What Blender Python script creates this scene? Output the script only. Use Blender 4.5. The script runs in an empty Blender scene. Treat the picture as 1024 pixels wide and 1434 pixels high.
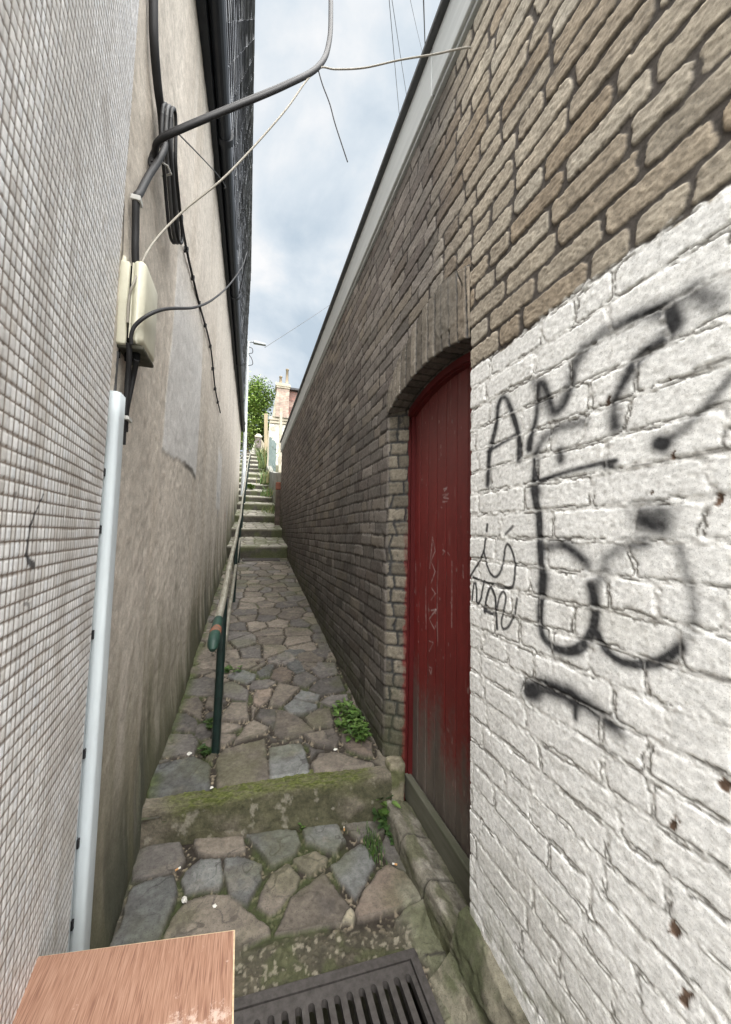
import bpy, bmesh, math, random
import numpy as np
from mathutils import Vector, Matrix
random.seed(7); RNG=np.random.default_rng(7)
scene=bpy.context.scene; COL=scene.collection
LIFT=1.50                      # camera height above the lower landing; all heights below are relative to the eye
# ------------------------------------------------------------------ noise
def _h(ix,iy,s):
    n=(ix.astype(np.int64)*374761393+iy.astype(np.int64)*668265263+s*974711)&0x7fffffff
    n=((n^(n>>13))*1274126177)&0x7fffffff
    n=n^(n>>16)
    return (n&0xffff)/65535.0
def vn(x,y,s=0):
    x=np.asarray(x,float);y=np.asarray(y,float)
    ix=np.floor(x);iy=np.floor(y);fx=x-ix;fy=y-iy
    fx=fx*fx*(3-2*fx);fy=fy*fy*(3-2*fy)
    a=_h(ix,iy,s);b=_h(ix+1,iy,s);c=_h(ix,iy+1,s);d=_h(ix+1,iy+1,s)
    return (a+(b-a)*fx)*(1-fy)+(c+(d-c)*fx)*fy
def fbm(x,y,s=0,o=4):
    t=0;a=.5;n=0
    for i in range(o):
        t=t+a*vn(np.asarray(x)*2**i+17.3*i,np.asarray(y)*2**i-9.1*i,s+i);n+=a;a*=.5
    return t/n
def ss(a,b,x):
    t=np.clip((x-a)/(b-a),0,1);return t*t*(3-2*t)
def mixc(c,d,f):
    return c*(1-f[...,None])+np.asarray(d)*f[...,None]
def segdist(px,py,pts):
    best=np.full(px.shape,1e9)
    if len(pts)==1: return np.hypot(px-pts[0][0],py-pts[0][1])
    for (ax,ay),(bx,by) in zip(pts[:-1],pts[1:]):
        dx,dy=bx-ax,by-ay;L=dx*dx+dy*dy+1e-12
        t=np.clip(((px-ax)*dx+(py-ay)*dy)/L,0,1)
        best=np.minimum(best,np.hypot(px-ax-t*dx,py-ay-t*dy))
    return best
def smooth_line(pts,n=6):
    pts=[np.array(p,float) for p in pts];out=[]
    P=[2*pts[0]-pts[1]]+pts+[2*pts[-1]-pts[-2]]
    for i in range(1,len(P)-2):
        p0,p1,p2,p3=P[i-1:i+3]
        for k in range(n):
            t=k/n
            out.append(.5*((2*p1)+(-p0+p2)*t+(2*p0-5*p1+4*p2-p3)*t*t+(-p0+3*p1-3*p2+p3)*t**3))
    out.append(pts[-1]);return out
# ------------------------------------------------------------------ materials
MATS={}
def nodes(name):
    m=bpy.data.materials.new(name);m.use_nodes=True;nt=m.node_tree
    return m,nt,nt.nodes,nt.links,nt.nodes['Principled BSDF']
def attr_mat(name,rough=.9,ns=60.,var=.18,bs=.25,bd=.004,spec=.3,ns2=None,speck=0.):
    m,nt,N,L,B=nodes(name)
    a=N.new('ShaderNodeAttribute');a.attribute_name='Col'
    tc=N.new('ShaderNodeTexCoord')
    no=N.new('ShaderNodeTexNoise');no.inputs['Scale'].default_value=ns;no.inputs['Detail'].default_value=6;no.inputs['Roughness'].default_value=.65
    L.new(tc.outputs['Object'],no.inputs['Vector'])
    mr=N.new('ShaderNodeMapRange');mr.inputs[1].default_value=.3;mr.inputs[2].default_value=.7;mr.inputs[3].default_value=1-var;mr.inputs[4].default_value=1+var
    L.new(no.outputs['Fac'],mr.inputs[0])
    ns_=N.new('ShaderNodeTexNoise');ns_.inputs['Scale'].default_value=ns*4.5;ns_.inputs['Detail'].default_value=3
    L.new(tc.outputs['Object'],ns_.inputs['Vector'])
    ms=N.new('ShaderNodeMapRange');ms.inputs[1].default_value=.56;ms.inputs[2].default_value=.70;ms.inputs[3].default_value=1.;ms.inputs[4].default_value=1-speck
    L.new(ns_.outputs['Fac'],ms.inputs[0])
    mm=N.new('ShaderNodeMath');mm.operation='MULTIPLY';L.new(mr.outputs[0],mm.inputs[0]);L.new(ms.outputs[0],mm.inputs[1]);mr=mm
    mu=N.new('ShaderNodeVectorMath');mu.operation='SCALE'
    L.new(a.outputs['Color'],mu.inputs[0]);L.new(mr.outputs[0],mu.inputs['Scale'])
    L.new(mu.outputs[0],B.inputs['Base Color'])
    B.inputs['Roughness'].default_value=rough;B.inputs['Specular IOR Level'].default_value=spec
    if bs>0:
        n2=N.new('ShaderNodeTexNoise');n2.inputs['Scale'].default_value=ns2 or ns*2.2;n2.inputs['Detail'].default_value=5;n2.inputs['Roughness'].default_value=.7
        L.new(tc.outputs['Object'],n2.inputs['Vector'])
        bp=N.new('ShaderNodeBump');bp.inputs['Strength'].default_value=bs;bp.inputs['Distance'].default_value=bd
        L.new(n2.outputs['Fac'],bp.inputs['Height']);L.new(bp.outputs[0],B.inputs['Normal'])
    MATS[name]=m;return m
def plain(name,c1,c2=None,rough=.6,metal=0.,ns=20.,bs=.1,bd=.003,spec=.4,stretch=(1,1,1)):
    m,nt,N,L,B=nodes(name);c2=c2 or tuple(x*.7 for x in c1)
    tc=N.new('ShaderNodeTexCoord');mp=N.new('ShaderNodeMapping');mp.inputs['Scale'].default_value=stretch
    L.new(tc.outputs['Object'],mp.inputs['Vector'])
    no=N.new('ShaderNodeTexNoise');no.inputs['Scale'].default_value=ns;no.inputs['Detail'].default_value=7;no.inputs['Roughness'].default_value=.65
    L.new(mp.outputs[0],no.inputs['Vector'])
    cr=N.new('ShaderNodeValToRGB');cr.color_ramp.elements[0].position=.32;cr.color_ramp.elements[1].position=.68
    cr.color_ramp.elements[0].color=(*c2,1);cr.color_ramp.elements[1].color=(*c1,1)
    L.new(no.outputs['Fac'],cr.inputs[0]);L.new(cr.outputs[0],B.inputs['Base Color'])
    B.inputs['Roughness'].default_value=rough;B.inputs['Metallic'].default_value=metal;B.inputs['Specular IOR Level'].default_value=spec
    if bs:
        bp=N.new('ShaderNodeBump');bp.inputs['Strength'].default_value=bs;bp.inputs['Distance'].default_value=bd
        L.new(no.outputs['Fac'],bp.inputs['Height']);L.new(bp.outputs[0],B.inputs['Normal'])
    MATS[name]=m;return m
attr_mat('brick',.92,90,.26,.28,.003,speck=.35)
attr_mat('render',.95,110,.20,.45,.003,ns2=260,speck=.38)
attr_mat('tile',.42,40,.10,.08,.002,spec=.4)
attr_mat('stone',.8,45,.28,.45,.004,spec=.35,speck=.4)
attr_mat('concrete',.95,70,.28,.6,.006,speck=.5)
attr_mat('redpaint',.5,30,.12,.1,.002,spec=.4)
attr_mat('leaf',.55,8,.25,0,0,spec=.35)
attr_mat('slate',.6,12,.3,.15,.004,spec=.25)
attr_mat('farbrick',.92,3,.25,.1,.01)
plain('black_rubber',(.018,.018,.02),(.012,.012,.014),.62,ns=7,bs=0)
plain('pale_cable',(.36,.34,.30),(.28,.26,.225),.75,ns=7,bs=0)
plain('grey_cable',(.08,.08,.085),(.05,.05,.05),.6,ns=7,bs=0)
plain('trunking',(.58,.64,.67),(.48,.53,.56),.5,ns=9,stretch=(1,1,.3))
plain('cream_plastic',(.64,.625,.51),(.53,.515,.41),.5,ns=12)
plain('box_grime',(.10,.095,.075),(.04,.04,.03),.9,ns=30)
plain('iron',(.085,.078,.074),(.045,.040,.038),.62,.2,ns=50,bs=.35)
plain('iron_dark',(.008,.008,.008),(.004,.004,.004),.95,ns=20,spec=.1)
plain('fascia_grey',(.50,.52,.52),(.40,.42,.42),.55,ns=5,stretch=(4,.3,4))
plain('flashing',(.10,.105,.11),(.06,.063,.066),.5,ns=10)
plain('gutter_black',(.022,.026,.034),(.015,.018,.024),.5,ns=8)
plain('worn_metal',(.50,.48,.42),(.20,.19,.14),.45,.55,ns=35,stretch=(1,.25,1))
plain('green_paint',(.012,.030,.026),(.007,.014,.013),.45,ns=40,bs=.2)
plain('green_flaked',(.008,.026,.021),(.02,.055,.04),.55,ns=22,bs=.4)
plain('rust_patch',(.30,.10,.055),(.04,.06,.045),.7,ns=30,bs=.4)
plain('grey_wood',(.15,.145,.115),(.08,.084,.055),.9,ns=14,stretch=(1,.2,1.5),bs=.3)
plain('chip_edge',(.62,.50,.34),(.40,.30,.19),.9,ns=120,bs=.3)
plain('lamp_grey',(.34,.36,.37),(.25,.27,.28),.5,ns=8)
plain('pole_white',(.60,.63,.65),(.46,.49,.51),.5,ns=4,stretch=(2,2,.3))
plain('timber_post',(.36,.30,.20),(.23,.19,.12),.85,ns=6,stretch=(3,3,.3))
plain('green_gate',(.19,.235,.225),(.11,.15,.145),.7,ns=5)
plain('whitewash',(.72,.72,.68),(.42,.40,.36),.9,ns=1.6,bs=.3)
plain('far_stone',(.46,.42,.34),(.28,.25,.19),.95,ns=2.5,bs=.3)
plain('pot_clay',(.48,.40,.30),(.33,.27,.2),.9,ns=3)
plain('bark',(.10,.08,.06),(.05,.04,.03),.95,ns=8,bs=.5)
plain('litter_white',(.75,.74,.70),(.55,.54,.5),.9,ns=40)
plain('butt_orange',(.55,.30,.12),(.45,.25,.1),.9,ns=60)
plain('roof_plain',(.07,.07,.075),(.04,.04,.042),.85,ns=3)
plain('earth',(.075,.072,.045),(.045,.05,.025),.95,ns=2,bs=.4)
plain('zip_white',(.6,.6,.58),None,.6)
# wood-grain laminate of the cabinet
def laminate():
    m,nt,N,L,B=nodes('laminate')
    tc=N.new('ShaderNodeTexCoord');mp=N.new('ShaderNodeMapping');mp.inputs['Scale'].default_value=(1,.035,.035)
    L.new(tc.outputs['Object'],mp.inputs['Vector'])
    n1=N.new('ShaderNodeTexNoise');n1.inputs['Scale'].default_value=430;n1.inputs['Detail'].default_value=3
    n2=N.new('ShaderNodeTexNoise');n2.inputs['Scale'].default_value=1100;n2.inputs['Detail'].default_value=2
    n3=N.new('ShaderNodeTexNoise');n3.inputs['Scale'].default_value=40;n3.inputs['Detail'].default_value=3
    for n in (n1,n2,n3): L.new(mp.outputs[0],n.inputs['Vector'])
    ad=N.new('ShaderNodeMath');ad.operation='MULTIPLY_ADD';ad.inputs[1].default_value=.5
    L.new(n2.outputs['Fac'],ad.inputs[0]);L.new(n1.outputs['Fac'],ad.inputs[2])
    ad2=N.new('ShaderNodeMath');ad2.operation='MULTIPLY_ADD';ad2.inputs[1].default_value=.22
    L.new(n3.outputs['Fac'],ad2.inputs[0]);L.new(ad.outputs[0],ad2.inputs[2])
    cr=N.new('ShaderNodeValToRGB');e=cr.color_ramp.elements
    e[0].position=.68;e[0].color=(.17,.082,.053,1);e[1].position=1.04;e[1].color=(.33,.195,.135,1)
    cr.color_ramp.elements.new(.83).color=(.26,.138,.090,1)
    L.new(ad2.outputs[0],cr.inputs[0])
    n4=N.new('ShaderNodeTexNoise');n4.inputs['Scale'].default_value=9;n4.inputs['Detail'].default_value=8;n4.inputs['Roughness'].default_value=.75
    L.new(tc.outputs['Object'],n4.inputs['Vector'])
    r4=N.new('ShaderNodeMapRange');r4.inputs[1].default_value=.63;r4.inputs[2].default_value=.70;r4.inputs[4].default_value=.55
    sb=N.new('ShaderNodeVectorMath');sb.operation='DISTANCE';sb.inputs[1].default_value=(-.075,.735,-.86);L.new(tc.outputs['Object'],sb.inputs[0])
    sm=N.new('ShaderNodeMapRange');sm.inputs[1].default_value=.02;sm.inputs[2].default_value=.10;sm.inputs[3].default_value=.17;sm.inputs[4].default_value=0.
    L.new(sb.outputs['Value'],sm.inputs[0])
    n4.inputs['Scale'].default_value=22
    ad4=N.new('ShaderNodeMath');ad4.operation='ADD';L.new(n4.outputs['Fac'],ad4.inputs[0]);L.new(sm.outputs[0],ad4.inputs[1])
    L.new(ad4.outputs[0],r4.inputs[0])
    mx=N.new('ShaderNodeMix');mx.data_type='RGBA';mx.inputs[7].default_value=(.62,.50,.43,1)
    L.new(r4.outputs[0],mx.inputs[0]);L.new(cr.outputs[0],mx.inputs[6])
    L.new(mx.outputs[2],B.inputs['Base Color']);B.inputs['Roughness'].default_value=.5
    MATS['laminate']=m
laminate()
# ------------------------------------------------------------------ object helpers
def tag(o,label=None,cat=None,group=None,kind=None):
    if label: o['label']=label
    if cat: o['category']=cat
    if group: o['group']=group
    if kind: o['kind']=kind
    return o
def thing(name,label,cat,loc=(0,0,0),group=None):
    o=bpy.data.objects.new(name,None);COL.objects.link(o);o.location=loc;o.empty_display_size=.1
    return tag(o,label,cat,group)
def link(name,me,mat,parent=None):
    o=bpy.data.objects.new(name,me);COL.objects.link(o)
    for mm in (mat if isinstance(mat,(list,tuple)) else [mat]): me.materials.append(MATS[mm])
    if parent is not None:
        o.parent=parent;o.matrix_parent_inverse=Matrix.Translation(-Vector(parent.location))
    return o
class Sheet:
    """collects height-field grids (points, colours) into one mesh"""
    def __init__(s): s.v=[];s.c=[];s.f=[];s.n=0
    def add(s,P,C,flip=False,mask=None):
        n,m=P.shape[:2]
        idx=np.arange(n*m).reshape(n,m)+s.n
        a,b,c,d=idx[:-1,:-1],idx[1:,:-1],idx[1:,1:],idx[:-1,1:]
        q=np.stack([a,b,c,d] if not flip else [a,d,c,b],-1).reshape(-1,4)
        if mask is not None: q=q[mask.reshape(-1)]
        s.v.append(P.reshape(-1,3));s.c.append(np.broadcast_to(C,P.shape).reshape(-1,3));s.f.append(q);s.n+=n*m
    def build(s,name,mat,parent=None,smooth=True):
        v=np.concatenate(s.v).astype(np.float32);f=np.concatenate(s.f).astype(np.int32);c=np.concatenate(s.c).astype(np.float32)
        me=bpy.data.meshes.new(name)
        me.vertices.add(len(v));me.vertices.foreach_set('co',v.ravel())
        me.loops.add(len(f)*4);me.loops.foreach_set('vertex_index',f.ravel())
        me.polygons.add(len(f));me.polygons.foreach_set('loop_start',np.arange(0,len(f)*4,4,dtype=np.int32))
        me.polygons.foreach_set('use_smooth',np.full(len(f),smooth))
        me.update(calc_edges=True)
        at=me.attributes.new('Col','FLOAT_COLOR','POINT')
        at.data.foreach_set('color',np.concatenate([np.clip(c,0,1),np.ones((len(c),1),np.float32)],1).ravel().astype(np.float32))
        me.validate()
        return link(name,me,mat,parent)
class MB:
    """collects boxes, prisms and tubes into one mesh"""
    def __init__(s): s.v=[];s.f=[];s.sm=[];s.mi=[]
    def addf(s,vs,fs,smooth=False,mi=0):
        b=len(s.v);s.v+= [tuple(map(float,p)) for p in vs];s.f+=[tuple(i+b for i in q) for q in fs];s.sm+=[smooth]*len(fs);s.mi+=[mi]*len(fs)
    def box(s,x0,y0,z0,x1,y1,z1,mi=0):
        v=[(x0,y0,z0),(x1,y0,z0),(x1,y1,z0),(x0,y1,z0),(x0,y0,z1),(x1,y0,z1),(x1,y1,z1),(x0,y1,z1)]
        s.addf(v,[(0,3,2,1),(4,5,6,7),(0,1,5,4),(1,2,6,5),(2,3,7,6),(3,0,4,7)],mi=mi)
    def hexa(s,v,mi=0):
        s.addf(v,[(0,3,2,1),(4,5,6,7),(0,1,5,4),(1,2,6,5),(2,3,7,6),(3,0,4,7)],mi=mi)
    def tube(s,pts,r,n=8,smooth=True,prof=None,caps=True,mi=0):
        pts=[np.array(p,float) for p in pts];R=r if hasattr(r,'__len__') else [r]*len(pts)
        ref=np.array([0.,0,1]);t0=pts[1]-pts[0];t0/=np.linalg.norm(t0)
        if abs(t0@ref)>.9: ref=np.array([1.,0,0])
        rings=[]
        for i,p in enumerate(pts):
            a=pts[max(i-1,0)];b=pts[min(i+1,len(pts)-1)];t=b-a;t/=np.linalg.norm(t)+1e-12
            u=ref-t*(ref@t);u/=np.linalg.norm(u)+1e-12;w=np.cross(t,u);ref=u
            if prof is None: rings.append([p+R[i]*(u*math.cos(2*math.pi*k/n)+w*math.sin(2*math.pi*k/n)) for k in range(n)])
            else: rings.append([p+u*a_+w*b_ for a_,b_ in prof])
        m=len(rings[0]);v=[q for g in rings for q in g];f=[]
        for i in range(len(rings)-1):
            for k in range(m): f.append((i*m+k,i*m+(k+1)%m,(i+1)*m+(k+1)%m,(i+1)*m+k))
        s.addf(v,f,smooth,mi)
        if caps:
            s.addf(rings[0],[tuple(range(m))[::-1]],False,mi);s.addf(rings[-1],[tuple(range(m))],False,mi)
    def prism_y(s,prof,y0,y1,mi=0,smooth=False):
        m=len(prof);v=[(x,y0,z) for x,z in prof]+[(x,y1,z) for x,z in prof]
        s.addf(v,[(k,(k+1)%m,m+(k+1)%m,m+k) for k in range(m)],smooth,mi)
        s.addf(v,[tuple(range(m))[::-1],tuple(range(m,2*m))],False,mi)
    def build(s,name,mat,parent=None,bevel=0,seg=2,colors=None):
        me=bpy.data.meshes.new(name);me.from_pydata(s.v,[],s.f)
        o=link(name,me,mat,parent)
        me.polygons.foreach_set('use_smooth',s.sm);me.polygons.foreach_set('material_index',s.mi)
        bm=bmesh.new();bm.from_mesh(me)
        if bevel: bmesh.ops.remove_doubles(bm,verts=bm.verts,dist=1e-5)
        bmesh.ops.recalc_face_normals(bm,faces=bm.faces)
        if bevel: bmesh.ops.bevel(bm,geom=list(bm.edges),offset=bevel,segments=seg,affect='EDGES',profile=.5,clamp_overlap=True)
        bm.to_mesh(me);bm.free()
        if colors is not None:
            at=me.attributes.new('Col','FLOAT_COLOR','POINT')
            at.data.foreach_set('color',np.array([(*c,1) for c in colors],np.float32).ravel())
        me.update();return o
# ------------------------------------------------------------------ profiles of the place
STEPS=[7.65+1.3*i for i in range(14)]                     # nosing line of each far step
TOPZ=[-.27,.085,.45,.855,1.19,1.53,1.92,2.33,2.75,3.21,3.62,4.10,4.57,5.05]
RISE=[.25,.2,.19,.19,.18,.18,.18,.18,.18,.18,.18,.18,.18,.18]
def rampz(Y): return np.interp(Y,[2.0,2.5,3.0,7.55,7.66],[-1.285,-1.25,-1.165,-.535,-.52])
def groundz(Y):
    Y=np.asarray(Y,float);z=np.where(Y<1.98,-1.48,rampz(Y))
    for y,t in zip(STEPS,TOPZ): z=np.where(Y>y,t+(Y-y)*.15,z)
    return z
def landz(X,Y): return -1.4764-.06*X
def wallx(Y): return np.interp(Y,[1.2,2.1,3.0,6.7,12.7],[-.415,-.43,-.405,-.375,-.30])   # rendered wall on the left
def tilex(Y): return -.4-.105*(np.asarray(Y,float)-1.25)                                   # tiled wall on the left
def intr(Y): return .823-.40*(Y-1.57)**2
def extr(Y): return 1.125-.75*(Y-1.48)**2
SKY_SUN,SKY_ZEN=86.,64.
LAND=[
 (0,[(-0.423,1.999),(-0.248,2.008),(-0.211,1.893),(-0.223,1.849),(-0.296,1.830),(-0.399,1.836),(-0.414,1.910)]),
 (2,[(-0.189,2.006),(0.030,1.976),(0.047,1.886),(0.015,1.873),(-0.079,1.883),(-0.154,1.915)]),
 (1,[(-0.198,1.826),(-0.139,1.877),(-0.058,1.864),(-0.043,1.739),(-0.056,1.717),(-0.123,1.728),(-0.181,1.729),(-0.204,1.792)]),
 (1,[(-0.039,1.855),(0.016,1.855),(0.117,1.792),(0.110,1.721),(0.055,1.625),(-0.008,1.674),(-0.034,1.771)]),
 (1,[(-0.400,1.581),(-0.387,1.634),(-0.388,1.793),(-0.295,1.821),(-0.239,1.817),(-0.216,1.722),(-0.230,1.651),(-0.239,1.573),(-0.257,1.495),(-0.389,1.511)]),
 (2,[(-0.230,1.575),(-0.214,1.633),(-0.172,1.689),(-0.093,1.701),(-0.023,1.681),(0.062,1.590),(0.133,1.517),(0.132,1.498),(0.049,1.473),(0.024,1.449),(-0.069,1.444),(-0.227,1.482)]),
 (1,[(0.059,1.970),(0.167,1.975),(0.293,1.949),(0.301,1.873),(0.268,1.817),(0.175,1.779),(0.159,1.782)]),
 (1,[(0.325,1.948),(0.419,1.977),(0.499,1.948),(0.515,1.844),(0.452,1.787),(0.389,1.822),(0.328,1.878)]),
 (0,[(0.545,1.976),(0.748,1.974),(0.732,1.861),(0.584,1.840),(0.554,1.899)]),
 (2,[(0.261,1.789),(0.362,1.817),(0.412,1.765),(0.398,1.739),(0.321,1.696),(0.283,1.736)]),
 (2,[(0.234,1.770),(0.278,1.701),(0.249,1.655),(0.160,1.567),(0.139,1.564),(0.096,1.611),(0.116,1.677),(0.165,1.749)]),
 (2,[(0.158,1.491),(0.228,1.611),(0.381,1.696),(0.403,1.646),(0.455,1.524),(0.408,1.473),(0.310,1.482),(0.227,1.482)]),
 (1,[(0.420,1.724),(0.585,1.812),(0.604,1.786),(0.618,1.690),(0.549,1.613),(0.486,1.552),(0.452,1.617)]),
 (0,[(0.678,1.770),(0.728,1.838),(0.783,1.827),(0.775,1.738),(0.775,1.665),(0.751,1.612),(0.709,1.650),(0.683,1.696)]),
 (3,[(0.472,1.494),(0.514,1.554),(0.618,1.642),(0.680,1.666),(0.735,1.607),(0.753,1.532),(0.752,1.478),(0.683,1.471),(0.562,1.465),(0.472,1.468)]),
 (4,[(0.608,1.426),(0.648,1.445),(0.755,1.466),(0.744,1.430),(0.691,1.371),(0.642,1.363),(0.612,1.397)]),
 (5,[(0.408,1.473),(0.432,1.511),(0.455,1.513),(0.461,1.482),(0.448,1.460)]),
]
RAMP=[
 (1,[(-0.419,2.184),(-0.426,2.300),(-0.235,2.332),(-0.147,2.239),(-0.130,2.059),(-0.244,2.062),(-0.397,2.070),(-0.409,2.096)]),
 (2,[(-0.094,2.056),(-0.111,2.276),(-0.075,2.353),(0.154,2.405),(0.155,2.258),(0.158,2.096),(0.151,2.026),(-0.011,2.040)]),
 (0,[(-0.404,2.376),(-0.405,2.572),(-0.270,2.543),(-0.229,2.471),(-0.236,2.344),(-0.301,2.349)]),
 (0,[(-0.402,2.597),(-0.407,2.756),(-0.330,2.742),(-0.251,2.649),(-0.263,2.555)]),
 (2,[(-0.396,2.813),(-0.373,2.915),(-0.286,2.931),(-0.250,2.860),(-0.237,2.667),(-0.315,2.753)]),
 (0,[(-0.390,2.969),(-0.400,3.155),(-0.200,3.232),(-0.174,2.926),(-0.277,2.939)]),
 (2,[(-0.401,3.228),(-0.402,3.372),(-0.200,3.370),(-0.196,3.255),(-0.281,3.225)]),
 (2,[(-0.411,3.443),(-0.411,3.557),(-0.214,3.546),(-0.201,3.382)]),
 (2,[(-0.420,3.583),(-0.423,3.734),(-0.276,3.723),(-0.252,3.594)]),
 (0,[(-0.258,2.518),(-0.249,2.628),(-0.168,2.645),(-0.155,2.507),(-0.215,2.482)]),
 (2,[(-0.117,2.634),(-0.112,2.697),(-0.056,2.807),(0.046,2.786),(0.056,2.606),(-0.022,2.608)]),
 (2,[(-0.112,2.518),(-0.116,2.628),(-0.004,2.579),(0.014,2.547),(-0.083,2.504)]),
 (2,[(-0.107,2.388),(-0.112,2.505),(-0.018,2.481),(-0.017,2.447),(-0.069,2.391)]),
 (2,[(-0.023,2.407),(0.031,2.532),(0.091,2.585),(0.184,2.500),(0.156,2.460),(0.032,2.419)]),
 (0,[(-0.116,2.900),(-0.127,3.063),(-0.057,3.079),(0.055,2.935),(0.051,2.801),(-0.020,2.831)]),
 (1,[(-0.102,3.161),(-0.085,3.243),(0.022,3.247),(0.114,3.162),(0.107,3.098),(0.045,3.030),(-0.017,3.082)]),
 (2,[(-0.093,3.292),(-0.106,3.462),(0.113,3.436),(0.122,3.321),(0.055,3.263)]),
 (0,[(0.065,2.988),(0.086,3.071),(0.212,3.069),(0.263,3.017),(0.196,2.952),(0.085,2.956)]),
 (2,[(-0.225,2.793),(-0.220,2.919),(-0.173,2.910),(-0.162,2.772)]),
 (1,[(0.173,2.306),(0.352,2.305),(0.372,2.255),(0.369,2.013),(0.195,2.008),(0.162,2.033)]),
 (2,[(0.394,2.115),(0.449,2.180),(0.531,2.180),(0.730,2.016),(0.701,1.985),(0.589,1.989),(0.390,1.994)]),
 (2,[(0.389,2.372),(0.579,2.392),(0.587,2.277),(0.556,2.210),(0.453,2.249),(0.401,2.322)]),
 (3,[(0.615,2.332),(0.685,2.332),(0.774,2.199),(0.740,2.085),(0.686,2.106),(0.614,2.180),(0.601,2.258)]),
 (2,[(0.415,2.548),(0.522,2.624),(0.595,2.609),(0.598,2.474),(0.573,2.410),(0.458,2.438)]),
 (2,[(0.207,2.434),(0.244,2.678),(0.303,2.651),(0.395,2.550),(0.462,2.403),(0.332,2.372),(0.242,2.393)]),
 (1,[(0.291,2.687),(0.368,2.758),(0.520,2.674),(0.511,2.625),(0.410,2.587),(0.324,2.605)]),
 (1,[(0.370,2.776),(0.436,2.858),(0.561,2.777),(0.537,2.707),(0.440,2.725)]),
 (2,[(0.189,2.723),(0.277,2.991),(0.430,2.900),(0.277,2.705)]),
 (0,[(0.490,2.869),(0.586,2.977),(0.770,3.010),(0.765,2.816),(0.670,2.794),(0.572,2.775)]),
 (0,[(0.548,3.204),(0.639,3.269),(0.785,3.243),(0.763,3.062),(0.614,2.994),(0.570,3.098)]),
 (0,[(0.381,2.972),(0.417,3.078),(0.510,3.123),(0.590,2.997),(0.476,2.892)]),
 (3,[(0.225,3.091),(0.256,3.207),(0.323,3.260),(0.401,3.155),(0.373,3.016),(0.289,2.999)]),
 (1,[(0.347,3.322),(0.464,3.359),(0.523,3.210),(0.499,3.136),(0.433,3.111),(0.372,3.238)]),
 (1,[(0.121,3.182),(0.211,3.293),(0.261,3.283),(0.220,3.116),(0.143,3.107)]),
 (0,[(0.110,2.624),(0.132,2.701),(0.233,2.681),(0.230,2.555),(0.202,2.502),(0.148,2.571)]),
 (0,[(0.548,2.705),(0.641,2.772),(0.767,2.756),(0.750,2.647),(0.613,2.639)]),
 (0,[(0.536,3.388),(0.656,3.522),(0.759,3.521),(0.769,3.362),(0.660,3.309)]),
 (1,[(0.359,3.526),(0.478,3.586),(0.602,3.549),(0.547,3.463),(0.441,3.390)]),
 (3,[(0.117,2.940),(0.227,2.929),(0.199,2.810),(0.133,2.735),(0.093,2.778),(0.088,2.869)]),
]
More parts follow.
